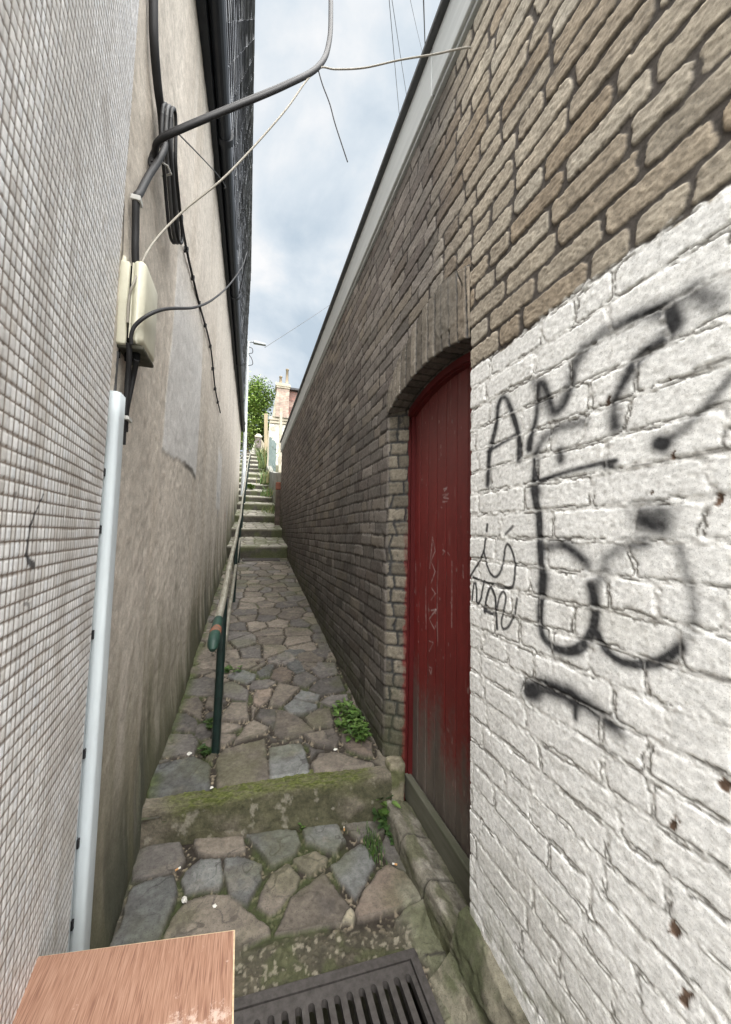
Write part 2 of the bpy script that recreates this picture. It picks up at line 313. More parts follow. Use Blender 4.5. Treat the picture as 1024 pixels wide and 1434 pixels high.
SPRAY=[
 (0.0115,0.75,[(1.089,0.185),(1.082,0.288),(1.045,0.382),(1.031,0.452),(0.997,0.459),(0.959,0.384),(0.935,0.309),(0.936,0.242)]),
 (0.0131,0.60,[(1.089,0.185),(1.088,0.209)]),
 (0.0072,0.50,[(1.089,0.299),(0.953,0.322)]),
 (0.0128,0.60,[(0.890,0.269),(0.879,0.307),(0.862,0.355),(0.851,0.439),(0.830,0.439),(0.807,0.376),(0.793,0.349),(0.766,0.355),(0.739,0.397),(0.730,0.429)]),
 (0.0104,0.60,[(0.890,0.265),(0.886,0.287)]),
 (0.0169,0.35,[(0.867,0.464),(0.805,0.350),(0.757,0.389),(0.729,0.454),(0.703,0.487)]),
 (0.0181,0.45,[(0.720,0.457),(0.655,0.491),(0.599,0.489),(0.549,0.486),(0.505,0.472)]),
 (0.0158,0.55,[(0.505,0.472),(0.490,0.434),(0.512,0.411),(0.563,0.393),(0.602,0.345),(0.620,0.312),(0.621,0.259)]),
 (0.0204,0.50,[(0.497,0.456),(0.493,0.430)]),
 (0.0211,0.45,[(0.460,0.479),(0.425,0.435)]),
 (0.0161,0.85,[(0.526,0.198),(0.518,0.193)]),
 (0.0105,0.45,[(0.523,0.194),(0.482,0.215),(0.449,0.243),(0.418,0.274),(0.405,0.290)]),
 (0.0130,0.50,[(0.621,0.273),(0.619,0.259)]),
 (0.0130,0.85,[(0.864,0.228),(0.870,0.142),(0.855,0.063),(0.851,-0.013),(0.847,-0.074),(0.843,-0.126),(0.854,-0.210),(0.850,-0.260),(0.821,-0.289),(0.760,-0.289),(0.712,-0.258),(0.685,-0.207),(0.680,-0.149),(0.690,-0.113)]),
 (0.0187,0.40,[(0.870,0.150),(0.860,0.133)]),
 (0.0210,0.50,[(0.838,-0.110),(0.843,-0.133)]),
 (0.0162,0.50,[(0.863,0.244),(0.832,0.284),(0.776,0.299),(0.701,0.292)]),
 (0.0159,0.75,[(0.778,0.234),(0.775,0.211)]),
 (0.0075,0.65,[(0.854,0.164),(0.752,0.175),(0.673,0.179),(0.619,0.179)]),
 (0.0087,0.75,[(0.646,0.171),(0.629,0.168)]),
 (0.0256,0.45,[(0.568,0.057),(0.526,0.055)]),
 (0.0199,0.50,[(0.563,0.039),(0.526,0.028)]),
 (0.0167,0.45,[(0.837,-0.028),(0.772,-0.018),(0.723,-0.044),(0.700,-0.062)]),
 (0.0155,0.40,[(0.650,-0.045),(0.611,-0.019),(0.564,-0.006)]),
 (0.0165,0.40,[(0.684,-0.143),(0.672,-0.104),(0.651,-0.073)]),
 (0.0109,0.75,[(0.675,-0.223),(0.655,-0.254),(0.617,-0.269),(0.571,-0.259),(0.534,-0.239),(0.499,-0.203)]),
 (0.0112,0.28,[(0.499,-0.203),(0.480,-0.163),(0.475,-0.113),(0.486,-0.055),(0.494,-0.014)]),
 (0.0239,0.75,[(0.905,-0.444),(0.836,-0.407),(0.752,-0.397)]),
 (0.0207,0.65,[(0.752,-0.402),(0.700,-0.401),(0.653,-0.413),(0.634,-0.418)]),
 (0.0209,0.50,[(0.891,-0.444),(0.877,-0.443)]),
 (0.0082,0.60,[(0.739,-0.396),(0.740,-0.445)]),
 (0.0046,0.95,[(1.198,-0.152),(1.137,-0.085),(1.111,-0.048),(1.102,-0.006)]),
 (0.0043,0.92,[(1.111,-0.048),(1.097,-0.092),(1.075,-0.124),(1.049,-0.133),(1.023,-0.112),(1.008,-0.072),(1.001,-0.037),(0.989,-0.022),(0.970,-0.039),(0.957,-0.069),(0.953,-0.099),(0.962,-0.146),(0.980,-0.158),(1.024,-0.164),(1.049,-0.158),(1.103,-0.158),(1.176,-0.148)]),
 (0.0059,0.90,[(1.094,0.042),(1.096,0.022)]),
 (0.0045,0.80,[(0.965,0.034),(0.998,0.011)]),
 (0.0046,0.95,[(1.182,-0.230),(1.176,-0.193),(1.167,-0.163),(1.155,-0.190),(1.152,-0.239),(1.131,-0.221),(1.120,-0.185),(1.111,-0.154)]),
 (0.0051,0.95,[(1.108,-0.255),(1.097,-0.209),(1.075,-0.171),(1.054,-0.192),(1.047,-0.223),(1.054,-0.254),(1.092,-0.255),(1.108,-0.245)]),
 (0.0069,0.80,[(1.108,-0.248),(1.105,-0.258)]),
 (0.0056,0.95,[(1.049,-0.240),(1.042,-0.300)]),
 (0.0041,0.90,[(1.039,-0.231),(1.029,-0.197),(1.009,-0.175),(0.997,-0.192),(1.004,-0.225),(1.019,-0.266),(1.014,-0.293),(0.986,-0.280),(0.958,-0.231),(0.947,-0.187)]),
]
CHIPS= [(0.522,-0.543),(0.525,-0.735),(0.512,-0.836),(0.437,-0.418),(0.503,0.323),(0.637,0.324),(0.504,0.165),(0.429,0.074),(0.543,0.098)]
SCRATCH=[
   [(1.799,-0.173),(1.770,-0.009),(1.741,-0.079),(1.786,-0.136),(1.739,-0.185),(1.784,-0.252)] ,
   [(1.775,-0.278),(1.737,-0.299),(1.783,-0.341)] ,
   [(1.782,-0.395),(1.727,-0.379),(1.800,-0.443),(1.744,-0.482),(1.718,-0.442)] ,
   [(1.798,-0.558),(1.752,-0.554),(1.797,-0.610)] ,
   [(1.662,-0.071),(1.641,-0.075),(1.662,-0.093)] ,
   [(1.613,-0.081),(1.597,-0.093)] ,
   [(1.796,-0.693),(1.768,-0.688),(1.776,-0.722),(1.795,-0.706)] ,
   [(1.657,0.238),(1.624,0.243),(1.649,0.228)] ,
   [(1.666,0.209),(1.608,0.211),(1.657,0.195),(1.608,0.186)] ,
   [(1.665,0.174),(1.616,0.174)] ,
   [(1.682,0.149),(1.673,0.144)] ,
   [(1.998,-0.300),(1.983,-0.332)] ,
   [(1.842,-0.278),(1.838,-0.505)] ,
   [(1.574,-0.120),(1.574,-0.433)] ,
   [(1.479,-0.128),(1.475,-0.189)] ,
   [(1.721,-0.183),(1.707,-0.558)] ,
   [(1.972,-0.150),(1.967,-0.344)] ,
]
# ------------------------------------------------------------------ the brick building on the right
_rows={}
def joints(k,seed,lens=(.232,.116),p=.62,a=-1.2,b=11.):
    key=(k,seed,lens)
    if key not in _rows:
        r=np.random.default_rng(int(k)*7919+seed+100000);y=a-r.random()*.3;L=[y];C=[]
        while y<b:
            w=lens[0] if r.random()<p else lens[1]
            w*=r.uniform(.93,1.07);y+=w;L.append(y)
        _rows[key]=(np.array(L),r.random((len(L)+1,4)))
    return _rows[key]
def bricks(Y,Z,jw,r,seed=1,ch=.08,lens=(.232,.116)):
    Zw=Z+.012*(fbm(Y*1.1,Z*1.4,5)-.5)*2+.005*(vn(Y*8,Z*6,6)-.5)
    Yw=Y+.026*(vn(Y*7+3,Z*13,8)-.5)
    k=np.floor((Zw+2)/ch).astype(int);lz=(Zw+2)-k*ch;dz=np.minimum(lz,ch-lz)-jw
    dy=np.zeros_like(Y);rd=np.zeros(Y.shape+(4,));ly=np.zeros_like(Y)
    for kk in np.unique(k):
        m=k==kk;L,R=joints(kk,seed,lens);i=np.clip(np.searchsorted(L,Yw[m])-1,0,len(L)-2)
        l=Yw[m]-L[i];w=L[i+1]-L[i];dy[m]=np.minimum(l,w-l);rd[m]=R[i];ly[m]=l/w
    dy=dy-jw
    d=r-np.hypot(np.maximum(r-dy,0),np.maximum(r-dz,0))
    d=d+(fbm(Y*75,Z*75,11,3)-.5)*.008-.004*ss(.62,.75,vn(Y*38,Z*38,12))
    return d,rd,lz/ch,ly
def wall_look(Y,Z,extra=None):
    """height towards the alley (m) and colour of the right wall at Y,Z"""
    edge=.640+.012*(vn(Y*9,Y*0,3)-.5)*2+.034*(fbm(Y*45,Z*60,4,3)-.5)
    paint=ss(.006,-.006,Z-edge)*ss(1.23,1.215,Y)
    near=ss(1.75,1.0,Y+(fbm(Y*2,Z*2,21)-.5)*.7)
    up=ss(-.2,.9,Z)
    jw=.0038+.0016*near*ss(.55,.7,Z)
    r=.009+.010*near*ss(.5,.7,Z)
    d,rd,lz,ly=bricks(Y,Z,jw,r)
    b=ss(-.0012,.0036+.003*paint,d)
    n1=fbm(Y*22,Z*22,31);n2=fbm(Y*90,Z*130,33,3);n3=fbm(Y*1.3,Z*1.3,35);n4=fbm(Y*6,Z*6,36)
    dep=.0048-.0028*paint
    tilt=((lz-.5)*(rd[...,1]-.5)*.005+(ly-.5)*(rd[...,2]-.5)*.006)*(1-.5*paint)
    h=b*(dep+(rd[...,0]-.5)*.0045*(1-.45*paint)+tilt+(n1-.5)*.0036*(1-.5*paint))+(n2-.5)*.0022*(.6+b)*(1-.55*paint)
    # unpainted brick colour, sooty further up the alley
    tan=np.array([.40,.35,.28]);pale=np.array([.50,.46,.39]);brn=np.array([.31,.245,.175])
    c=np.ones(Y.shape+(3,))*tan
    c=mixc(c,pale,ss(.55,.95,rd[...,0])*.8);c=mixc(c,brn,ss(.35,.02,rd[...,3])*.8)
    c=c*(.74+.20*rd[...,1])[...,None]*(.70+.55*n1)[...,None]*(.72+.56*n2)[...,None]*1.12
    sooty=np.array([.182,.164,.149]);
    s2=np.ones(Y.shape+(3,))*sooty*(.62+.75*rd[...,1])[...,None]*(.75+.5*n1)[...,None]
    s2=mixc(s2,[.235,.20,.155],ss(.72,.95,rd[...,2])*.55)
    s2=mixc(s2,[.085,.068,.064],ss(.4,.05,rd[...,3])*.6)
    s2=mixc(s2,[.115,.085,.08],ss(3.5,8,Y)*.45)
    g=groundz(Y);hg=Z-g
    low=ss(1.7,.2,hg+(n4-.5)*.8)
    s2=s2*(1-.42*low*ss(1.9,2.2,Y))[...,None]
    c=mixc(c,s2,np.clip(1-near,0,1)*(.97-.0*up))
    mort=np.ones(Y.shape+(3,))*np.array([.078,.068,.060])*(.7+.6*n2)[...,None]
    mort2=np.array([.055,.048,.044]);mort=mixc(mort,mort2,1-near)
    mort=mixc(mort,[.20,.18,.15],ss(.62,.78,n4)*(1-near)*.5)
    c=mixc(mort,c,b)
    moss=ss(.42,.05,hg+(n4-.5)*.35)*ss(1.9,2.1,Y)
    c=mixc(c,np.array([.055,.06,.028]),moss*.75*(.4+.6*ss(.4,.6,n1)))
    c=mixc(c,np.array([.05,.048,.045]),ss(.52,.72,n3)*(1-near)*.35)
    # white paint
    w=np.ones(Y.shape+(3,))*np.array([.88,.875,.855])*(.90+.16*n3)[...,None]*(.95+.10*n1)[...,None]*(.97+.06*rd[...,1])[...,None]
    cn=fbm(Y*17+4,Z*23,41,4);crk=ss(.0028,.0010,np.abs(d+.0004+.0035*(fbm(Y*33,Z*33,46,2)-.5)))*ss(.50,.60,cn+.10*ss(.5,.2,lz))
    ridge=ss(.0035,-.002,d)*(fbm(Y*55,Z*75,47,3)-.42);h=h+paint*ridge*.009-paint*crk*.0025
    crk=np.maximum(crk,ss(.16,.10,lz)*ss(.60,.68,fbm(Y*9,Z*20,43,3))*ss(.003,.0,d)*.9)  # shadow lines under the brick courses, painted in along with the cracks
    w=mixc(w,[.075,.065,.055],crk*.85)
    w=mixc(w,[.55,.53,.49],(1-b)*.25)
    w=mixc(w,[.42,.40,.34],ss(.60,.80,fbm(Y*3,Z*5,45))*.25)
    w=mixc(w,[.36,.34,.30],ss(.58,.74,fbm(Y*16,Z*1.3,55))*ss(.45,.7,n3+.1)*.18)
    w=mixc(w,[.30,.28,.24],ss(.70,.76,fbm(Y*80,Z*80,56,2))*.28)
    w=mixc(w,[.22,.22,.15],ss(-1.05,-1.36,Z+(n4-.5)*.30)*.8*ss(.35,.6,n1))
    chips=np.zeros_like(Y)
    for (cy,cz),ra in zip(CHIPS,(.009,.010,.010,.008,.004,.004,.003,.004,.003)):
        e=np.maximum(np.abs(Y-cy+.3*(Z-cz))*1.1,np.abs(Z-cz)*.55)+(fbm(Y*60,Z*60,48,3)-.5)*.016
        chips=np.maximum(chips,ss(ra,ra*.7,e))
    w=mixc(w,np.array([.16,.105,.075])*(.4+1.1*n2)[...,None],chips);h=h-chips*paint*.003
    al=np.zeros_like(Y)
    for ra,op,pts in SPRAY:
        ys=[p[0] for p in pts];zs=[p[1] for p in pts];R=ra*2.6
        m=(Y>min(ys)-R)&(Y<max(ys)+R)&(Z>min(zs)-R)&(Z<max(zs)+R)
        if not m.any(): continue
        L=[(q[0],q[1]) for q in smooth_line(pts,5)] if len(pts)>2 else pts
        dd=segdist(Y[m],Z[m],L)
        if ra<.006: a=op*ss(ra*1.5,ra*.7,dd)
        else: a=np.minimum(.96,1.45*op**.62*np.exp(-(dd/(ra*1.15))**2*1.1)*(.62+.62*fbm(Y[m]*11,Z[m]*11,49,2)))*(.88+.24*n2[m])
        al[m]=1-(1-al[m])*(1-np.clip(a,0,1))
    al=al*(.6+.4*ss(-.006,.002,d))
    w=mixc(w,[.011,.011,.014],np.clip(al,0,.97))
    h=h+paint*.0025
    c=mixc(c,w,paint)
    return h,c
XR=.8;TOP=2.12
def zgrid(y,z0,z1,nz):
    v=np.linspace(0,1,nz);z0=np.broadcast_to(z0,y.shape);z1=np.broadcast_to(z1,y.shape)
    Z=z0[:,None]+(z1-z0)[:,None]*v[None,:];Y=np.repeat(y[:,None],nz,1);return Y,Z
bld=thing('brick_building','long sooty brick building on the right, white painted near its red arched door','building',(XR,1.0,-1.5))
S=Sheet()
ya=np.concatenate([np.arange(-.6,.28,.02),np.arange(.28,1.2,.0034),[1.2]])
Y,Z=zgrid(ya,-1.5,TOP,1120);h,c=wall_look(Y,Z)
Yp=Y.copy();Yp[-1]-=np.clip(.006-h[-2],0,.02)*1.6*(Z[-1]<intr(1.2));Yp[-2]=np.minimum(Yp[-2],Yp[-1]-.001);Yp[-3]=np.minimum(Yp[-3],Yp[-2]-.001)
h[-1]-=.006*(Z[-1]<intr(1.2));h[-2]-=.002*(Z[-1]<intr(1.2))
S.add(np.stack([XR-h,Yp,Z],-1),c)
edgeA=(Yp[-1].copy(),Z[-1].copy(),h[-1].copy(),c[-1].copy())
yb=np.linspace(1.2,2.07,190)
Y,Z=zgrid(yb,extr(yb),TOP,300);h,c=wall_look(Y,Z);S.add(np.stack([XR-h,Y,Z],-1),c)
yc=np.concatenate([np.arange(2.07,3.2,.0065),np.arange(3.2,5.5,.011),np.arange(5.5,9.72,.018),[9.72]])
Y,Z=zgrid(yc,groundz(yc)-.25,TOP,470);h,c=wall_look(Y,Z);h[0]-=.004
S.add(np.stack([XR-h,Y,Z],-1),c)
e0=(Z[0].copy(),h[0].copy(),c[0].copy())
# far reveal of the doorway, splayed inwards
t=np.linspace(0,1,26);m=e0[0]<intr(2.07)+.03
zz=e0[0][m];T,Z2=np.meshgrid(t,zz,indexing='ij')
d,rd,lz,ly=bricks(T*.115+3,Z2,.004,.008,seed=9,lens=(.118,.118));b=ss(-.002,.006,np.minimum(d,.02))
hh=b*.010+(fbm(T*6,Z2*40,51)-.5)*.005
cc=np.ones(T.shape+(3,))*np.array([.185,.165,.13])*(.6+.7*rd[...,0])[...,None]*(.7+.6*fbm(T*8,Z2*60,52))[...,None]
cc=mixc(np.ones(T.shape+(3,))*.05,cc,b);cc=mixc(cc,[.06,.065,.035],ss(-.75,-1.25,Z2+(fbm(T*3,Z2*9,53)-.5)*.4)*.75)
cc=mixc(cc,[.17,.02,.018],ss(.80,.97,T+(fbm(T*9,Z2*30,54)-.5)*.35)*ss(.2,-.3,Z2)*.8)
# same courses continue round the corner
PX=XR-e0[1][m][None,:]*(1-T)+.10*T;PY=2.07-.07*T-hh*ss(0,.12,T)
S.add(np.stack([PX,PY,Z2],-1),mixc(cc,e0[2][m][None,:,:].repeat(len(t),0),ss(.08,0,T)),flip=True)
# near reveal
t=np.linspace(0,1,8);m=edgeA[1]<intr(1.2)+.02
T,Z2=np.meshgrid(t,edgeA[1][m],indexing='ij')
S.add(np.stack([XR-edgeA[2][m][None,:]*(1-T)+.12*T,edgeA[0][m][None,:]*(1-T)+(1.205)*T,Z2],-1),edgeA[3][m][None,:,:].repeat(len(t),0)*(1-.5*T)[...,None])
wall=S.build('wall','brick',bld)
# arch ring of bricks on end, with a rough cement patch
S=Sheet();yb=np.linspace(1.2,2.07,240);v=np.linspace(0,1,80)
Y=np.repeat(yb[:,None],80,1);Z=intr(Y)+(extr(Y)-intr(Y))*v[None,:]
rr=Z-intr(Y);W=.064;u=Y+.02*(rr-.15)*(Y-1.6)*4;kx=np.floor(u/W);lx=u-kx*W
d=np.minimum(np.minimum(lx,W-lx)-.004,np.minimum(rr+.004,extr(Y)-Z)-.004)+(fbm(Y*60,Z*60,61,3)-.5)*.007
b=ss(-.002,.005,d);rb=_h(kx,kx*0,3)
pm=ss(.56,.68,fbm(Y*5,Z*5,63)*.7+.42*ss(.15,.04,np.abs(Y-1.36))*ss(.02,.10,rr))
h=np.maximum(b*.010,pm*.011)+(rb-.5)*.008*b*(1-pm)+(fbm(Y*40,Z*40,62)-.5)*.006
n=fbm(Y*25,Z*25,64)
c=np.ones(Y.shape+(3,))*np.array([.19,.168,.14])*(.6+.7*rb)[...,None]*(.65+.7*n)[...,None]
c=mixc(c,np.array([.26,.215,.165])*(.55+.9*n)[...,None],ss(1.36,1.22,Y)*.7);c=mixc(np.ones(Y.shape+(3,))*.06,c,b);c=mixc(c,np.array([.22,.20,.17])*(.7+.6*n)[...,None],pm*.45)
crk=ss(.006,.002,np.abs(Y-1.262-.02*np.sin(Z*30)))*ss(.12,.22,rr);c=mixc(c,[.02,.02,.02],crk);h=h-crk*.01
h=h*ss(1.2,1.215,Y)+.004;S.add(np.stack([XR-h-.002,Y,Z],-1),c)
hb=h[:,0]
t=np.linspace(0,1,30);Yt,T=np.meshgrid(yb,t,indexing='ij')
kx=np.floor(Yt/W);b=ss(.003,.008,np.minimum(Yt/W-kx,1-(Yt/W-kx))*W)*ss(.0,.06,np.abs(T-.62))
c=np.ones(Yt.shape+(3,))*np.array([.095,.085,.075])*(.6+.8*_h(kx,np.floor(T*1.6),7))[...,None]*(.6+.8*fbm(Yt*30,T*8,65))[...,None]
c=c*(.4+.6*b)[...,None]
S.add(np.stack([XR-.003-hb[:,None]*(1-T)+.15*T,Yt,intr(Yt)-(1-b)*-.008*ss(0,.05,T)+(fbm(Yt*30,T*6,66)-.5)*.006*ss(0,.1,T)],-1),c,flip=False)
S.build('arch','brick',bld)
# rough mossy plinth under the painted brick
S=Sheet();yp=np.arange(-.6,1.225,.006);sp=np.linspace(0,1,60)
Y,T=np.meshgrid(yp,sp,indexing='ij')
n1=fbm(Y*7,T*3,71);n2=fbm(Y*25,T*10,72)
X0=np.interp(sp,[0,.12,.3,.55,.8,1],[.802,.772,.752,.735,.695,.64]);Z0=np.interp(sp,[0,.12,.3,.55,.8,1],[-1.325,-1.335,-1.39,-1.455,-1.495,-1.535])
X=X0[None,:]+(n1-.5)*.05*ss(0,.1,T)+(n2-.5)*.016*ss(0,.05,T);Zp=Z0[None,:]+(n1-.5)*.05*ss(1.2,.3,T)+(n2-.5)*.012-.02*(1-ss(.9,1.2,Y))*0
c=np.ones(Y.shape+(3,))*np.array([.20,.185,.14])*(.55+.9*n2)[...,None]
c=mixc(c,[.060,.070,.032],ss(.40,.60,fbm(Y*5+3,T*4,73)+(n2-.5)*.3)*.85)
c=mixc(c,[.05,.045,.03],ss(.55,.7,fbm(Y*11,T*9,74))*.7)
S.add(np.stack([X,Y,Zp],-1),c,flip=False)
S.build('plinth','concrete',bld)
# grey fascia board and dark flashing along the top
mb=MB()
for i in range(5):
    a=-.6+i*2.08;mb.box(.765,a+.001,2.105,.86,a+2.0790,2.355)
mb.build('fascia','fascia_grey',bld,bevel=.006)
mb=MB();mb.box(.735,-.62,2.358,1.2,9.78,2.385);mb.build('flashing','flashing',bld,bevel=.004)
# drip-stained lower trim of the fascia
mb=MB();mb.box(.780,-.6,2.085,.86,9.74,2.103);mb.build('trim','fascia_grey',bld,bevel=.003)
# rear mass, end wall and flat roof
mb=MB();mb.box(1.12,-.6,-1.6,4.5,9.72,2.08);mb.box(.83,9.60,-.5,1.12,9.72,2.08);mb.box(.83,-.6,-1.6,1.12,-.5,2.08);mb.build('rear_mass','far_stone',bld)
mb=MB();mb.box(1.205,-.62,2.30,4.6,9.78,2.375);mb.build('roof','roof_plain',bld)
# ---- door
S=Sheet();yd=np.arange(1.14,2.055,.0045);Y,Z=zgrid(yd,-1.48,intr(yd)+.03,520)
PW=.098;u=(Y-1.14)/PW;g=np.minimum(u-np.floor(u),1-(u-np.floor(u)))*PW
gr=ss(.0045,.0015,g);n1=fbm(Y*30,Z*3,81);n2=fbm(Y*60,Z*60,82,3);n3=fbm(Y*3,Z*3,83)
c=np.ones(Y.shape+(3,))*np.array([.16,.018,.017])*(.80+.4*n3)[...,None]*(.85+.3*n1)[...,None]
c=mixc(c,[.150,.036,.033],ss(-.1,.7,Z)*.8)
c=mixc(c,[.03,.004,.004],gr*.55)
peel=ss(-.62,-1.16,Z+(Y-1.2)*-.42*.9+.25+(n1-.5)*.55+(n2-.5)*.25)
pc=np.ones(Y.shape+(3,))*np.array([.13,.115,.10])*(.5+1.0*n1)[...,None]
c=mixc(c,pc,np.clip(peel,0,1)*ss(.22,.42,n1*.6+peel*.55)*.95)
c=mixc(c,[.30,.22,.20],ss(.80,.84,fbm(Y*45,Z*25,84,3))*.5)
c=mixc(c,[.30,.22,.20],ss(.79,.86,fbm(Y*120,Z*5,85,3))*.35)
sc=np.zeros_like(Y)
for pts in SCRATCH:
    ys=[p[0] for p in pts];zs=[p[1] for p in pts]
    m=(Y>min(ys)-.03)&(Y<max(ys)+.03)&(Z>min(zs)-.03)&(Z<max(zs)+.03)
    ra=.0028 if len(pts)>2 else .0022
    sc[m]=np.maximum(sc[m],ss(ra*1.7,ra*.6,segdist(Y[m],Z[m],pts))*(.35+.65*ss(.35,.6,n2[m])))
sc=np.maximum(sc,ss(.013,.007,np.hypot((Y-1.99)*1.2,(Z+.316)*.7))*.35)
c=mixc(c,[.42,.34,.33],sc*.8)
X=.945+gr*.007+(n1-.5)*.002
dr=thing('door','tmp','tmp',(.93,1.6,-1.48))
S.add(np.stack([X,Y,Z],-1),c);S.build('door_panel','redpaint',dr)
for k in ('label','category'): del dr[k]
dr.parent=bld;dr.matrix_parent_inverse=Matrix.Translation(-Vector(bld.location))
def frame_strip(off,w,x0,x1):
    """arched frame: jamb, arch, jamb, inset from the opening edge"""
    out=[];inn=[]
    ya,yb_=1.17+off,2.035-off
    path=[(yb_,-1.46)]+[(yb_,z) for z in np.linspace(-1.3,.60,12)]
    yy=np.linspace(yb_,ya,26);path+=[(y,intr(y)-off*.7) for y in yy];path+=[(ya,z) for z in np.linspace(.60,-1.46,12)]
    cy,cz=1.6,.1;mb=MB();V=[];F=[]
    for (y,z) in path:
        if z<.62 and (abs(y-ya)<1e-6 or abs(y-yb_)<1e-6): n=(np.sign(cy-y),0.)
        else:
            sl=-.8*(y-1.57);n=np.array([sl,-1.]);n=n/np.linalg.norm(n)
        yi,zi=y+n[0]*w,z+n[1]*w
        V+=[(x0,y,z),(x0,yi,zi),(x1,yi,zi),(x1,y,z)]
    for i in range(len(path)-1):
        for k in range(4): F.append((i*4+k,i*4+(k+1)%4,i*4+4+(k+1)%4,i*4+4+k))
    mb.addf(V,F);return mb
plain('red_frame',(.12,.014,.014),(.085,.011,.011),.5,ns=10,stretch=(1,1,.4))
frame_strip(0,.034,.897,.944).build('door_frame','red_frame',dr)
frame_strip(.036,.014,.918,.944).build('door_stop','red_frame',dr)
mb=MB();mb.box(.900,1.2,-1.475,.938,2.0,-1.345);mb.build('kickboard','grey_wood',dr,bevel=.006)
# ------------------------------------------------------------------ tiled building on the left
tb=thing('tiled_building','small pale mosaic-tiled building at the near left with grey tile joints','building',(-.42,.6,-1.5))
S=Sheet();yt=np.concatenate([np.arange(-.3,.45,.012),np.arange(.45,1.262,.0036)]);Z1=np.linspace(-1.5,2.35,1180)
Y,Z=np.meshgrid(yt,Z1,indexing='ij')
PY,PZ=.0163,.0236
Yw=Y+.0022*(fbm(Y*9,Z*5,91)-.5)*2;Zw=Z+.0035*(fbm(Y*4,Z*8,92)-.5)*2
ky=np.floor(Yw/PY);kz=np.floor(Zw/PZ);ly=Yw-ky*PY;lz=Zw-kz*PZ
q=_h(ky,kz,5);q2=_h(ky,kz,6);q3=_h(ky,kz,8)
r=.0035;dy=np.minimum(ly,PY-ly)-.0008;dz=np.minimum(lz,PZ-lz)-.0013
d=r-np.hypot(np.maximum(r-dy,0),np.maximum(r-dz,0));b=ss(-.0003,.0016,d)
n=fbm(Y*3,Z*3,93);n2=fbm(Y*40,Z*40,94)
c=np.ones(Y.shape+(3,))*np.array([.85,.85,.85])*(.86+.20*q)[...,None]*(.86+.28*n)[...,None]
c=mixc(c,[.72,.76,.81],ss(.6,1.,q2)*.45)
c=mixc(c,[.50,.47,.43],ss(.90,.98,q3)*.5)
c=mixc(c,[.40,.37,.33],ss(.54,.74,fbm(Y*5,Z*4,95))*.45);c=mixc(c,[.33,.30,.26],ss(.56,.72,fbm(Y*13,Z*1.1,98))*.35)
gr=np.array([.17,.135,.11])*(.7+.7*n2)[...,None]
c=mixc(gr,c,b)
h=b*.0011+(q2-.5)*.0004*b+((ly/PY-.5)*(q-.5)+(lz/PZ-.5)*(q3-.5))*.0006*b
dark=np.zeros_like(Y);wht=np.zeros_like(Y)
G=[(.813,.062),(.782,.024),(.768,.004),(.762,-.024),(.760,-.043),(.773,-.057),(.795,-.065)]
for i in range(len(G)-1):
    ra=.0022+.0008*i;dark=np.maximum(dark,ss(ra*1.4,ra*.7,segdist(Y,Z,G[i:i+2]))*.9)
dark=np.maximum(dark,ss(.0045,.002,segdist(Y,Z,[(.765,-.125),(.785,-.130),(.789,-.142)]))*.6)
dark=np.maximum(dark,ss(.0035,.0015,segdist(Y,Z,[(.707,.055),(.705,.044)]))*.6)
for pts,ra in (([(.955,.117),(.946,.070),(.938,.019)],.0034),([(1.016,.045),(1.015,.030)],.004),([(1.091,.046),(1.092,.028)],.004)):
    wht=np.maximum(wht,ss(ra*1.4,ra*.5,segdist(Y,Z,pts))*ss(.25,.5,fbm(Y*60,Z*60,96)))
wht=np.maximum(wht,ss(.026,.0,segdist(Y,Z,[(.905,-.44),(.862,-.52)]))*ss(.42,.6,fbm(Y*50,Z*50,97))*.9)
c=mixc(c,[.025,.025,.028],dark);c=mixc(c,[.80,.80,.79],wht)
shift=.02*np.clip((Z+1.1)/2.8,0,1.2)-.05*0
lean=np.interp(Z,[-1.5,-1.043,1.76,2.35],[1.155,1.173,1.31,1.335])
Ye=Y*1.0;sc_=np.where(Y>.9,(Y-.9)/(1.262-.9),0);Ye=np.where(Y>.9,.9+sc_*(lean-.9),Y)
S.add(np.stack([tilex(Ye)+h,Ye,Z],-1),c,flip=True)
S.build('tiled_face','tile',tb)
mb=MB()
def slab(y0,y1,za,zb,off,back):
    ya0=np.interp(za,[-1.5,2.35],[0,0]);
    mb.hexa([(back,y0,za),(tilex(y0)-off,y0,za),(tilex(y1)-off,y1,za),(back,y1,za),(back,y0,zb),(tilex(y0)-off,y0,zb),(tilex(y1)-off,y1,zb),(back,y1,zb)])
slab(-.3,1.15,-1.55,2.34,.006,-3.2)
mb.build('core','far_stone',tb)
mb=MB();e=[];zz=[-1.5,-1.043,1.76,2.35];yy=[1.155,1.173,1.31,1.335]
for i in range(3):
    mb.hexa([(-.55,1.10,zz[i]),(tilex(yy[i])-.003,yy[i]-.004,zz[i]),(tilex(yy[i])-.014,yy[i]+.004,zz[i]),(-.55,yy[i],zz[i]),(-.55,1.10,zz[i+1]),(tilex(yy[i+1])-.003,yy[i+1]-.004,zz[i+1]),(tilex(yy[i+1])-.014,yy[i+1]+.004,zz[i+1]),(-.55,yy[i+1],zz[i+1])])
mb.build('edge_mortar','grey_wood',tb)
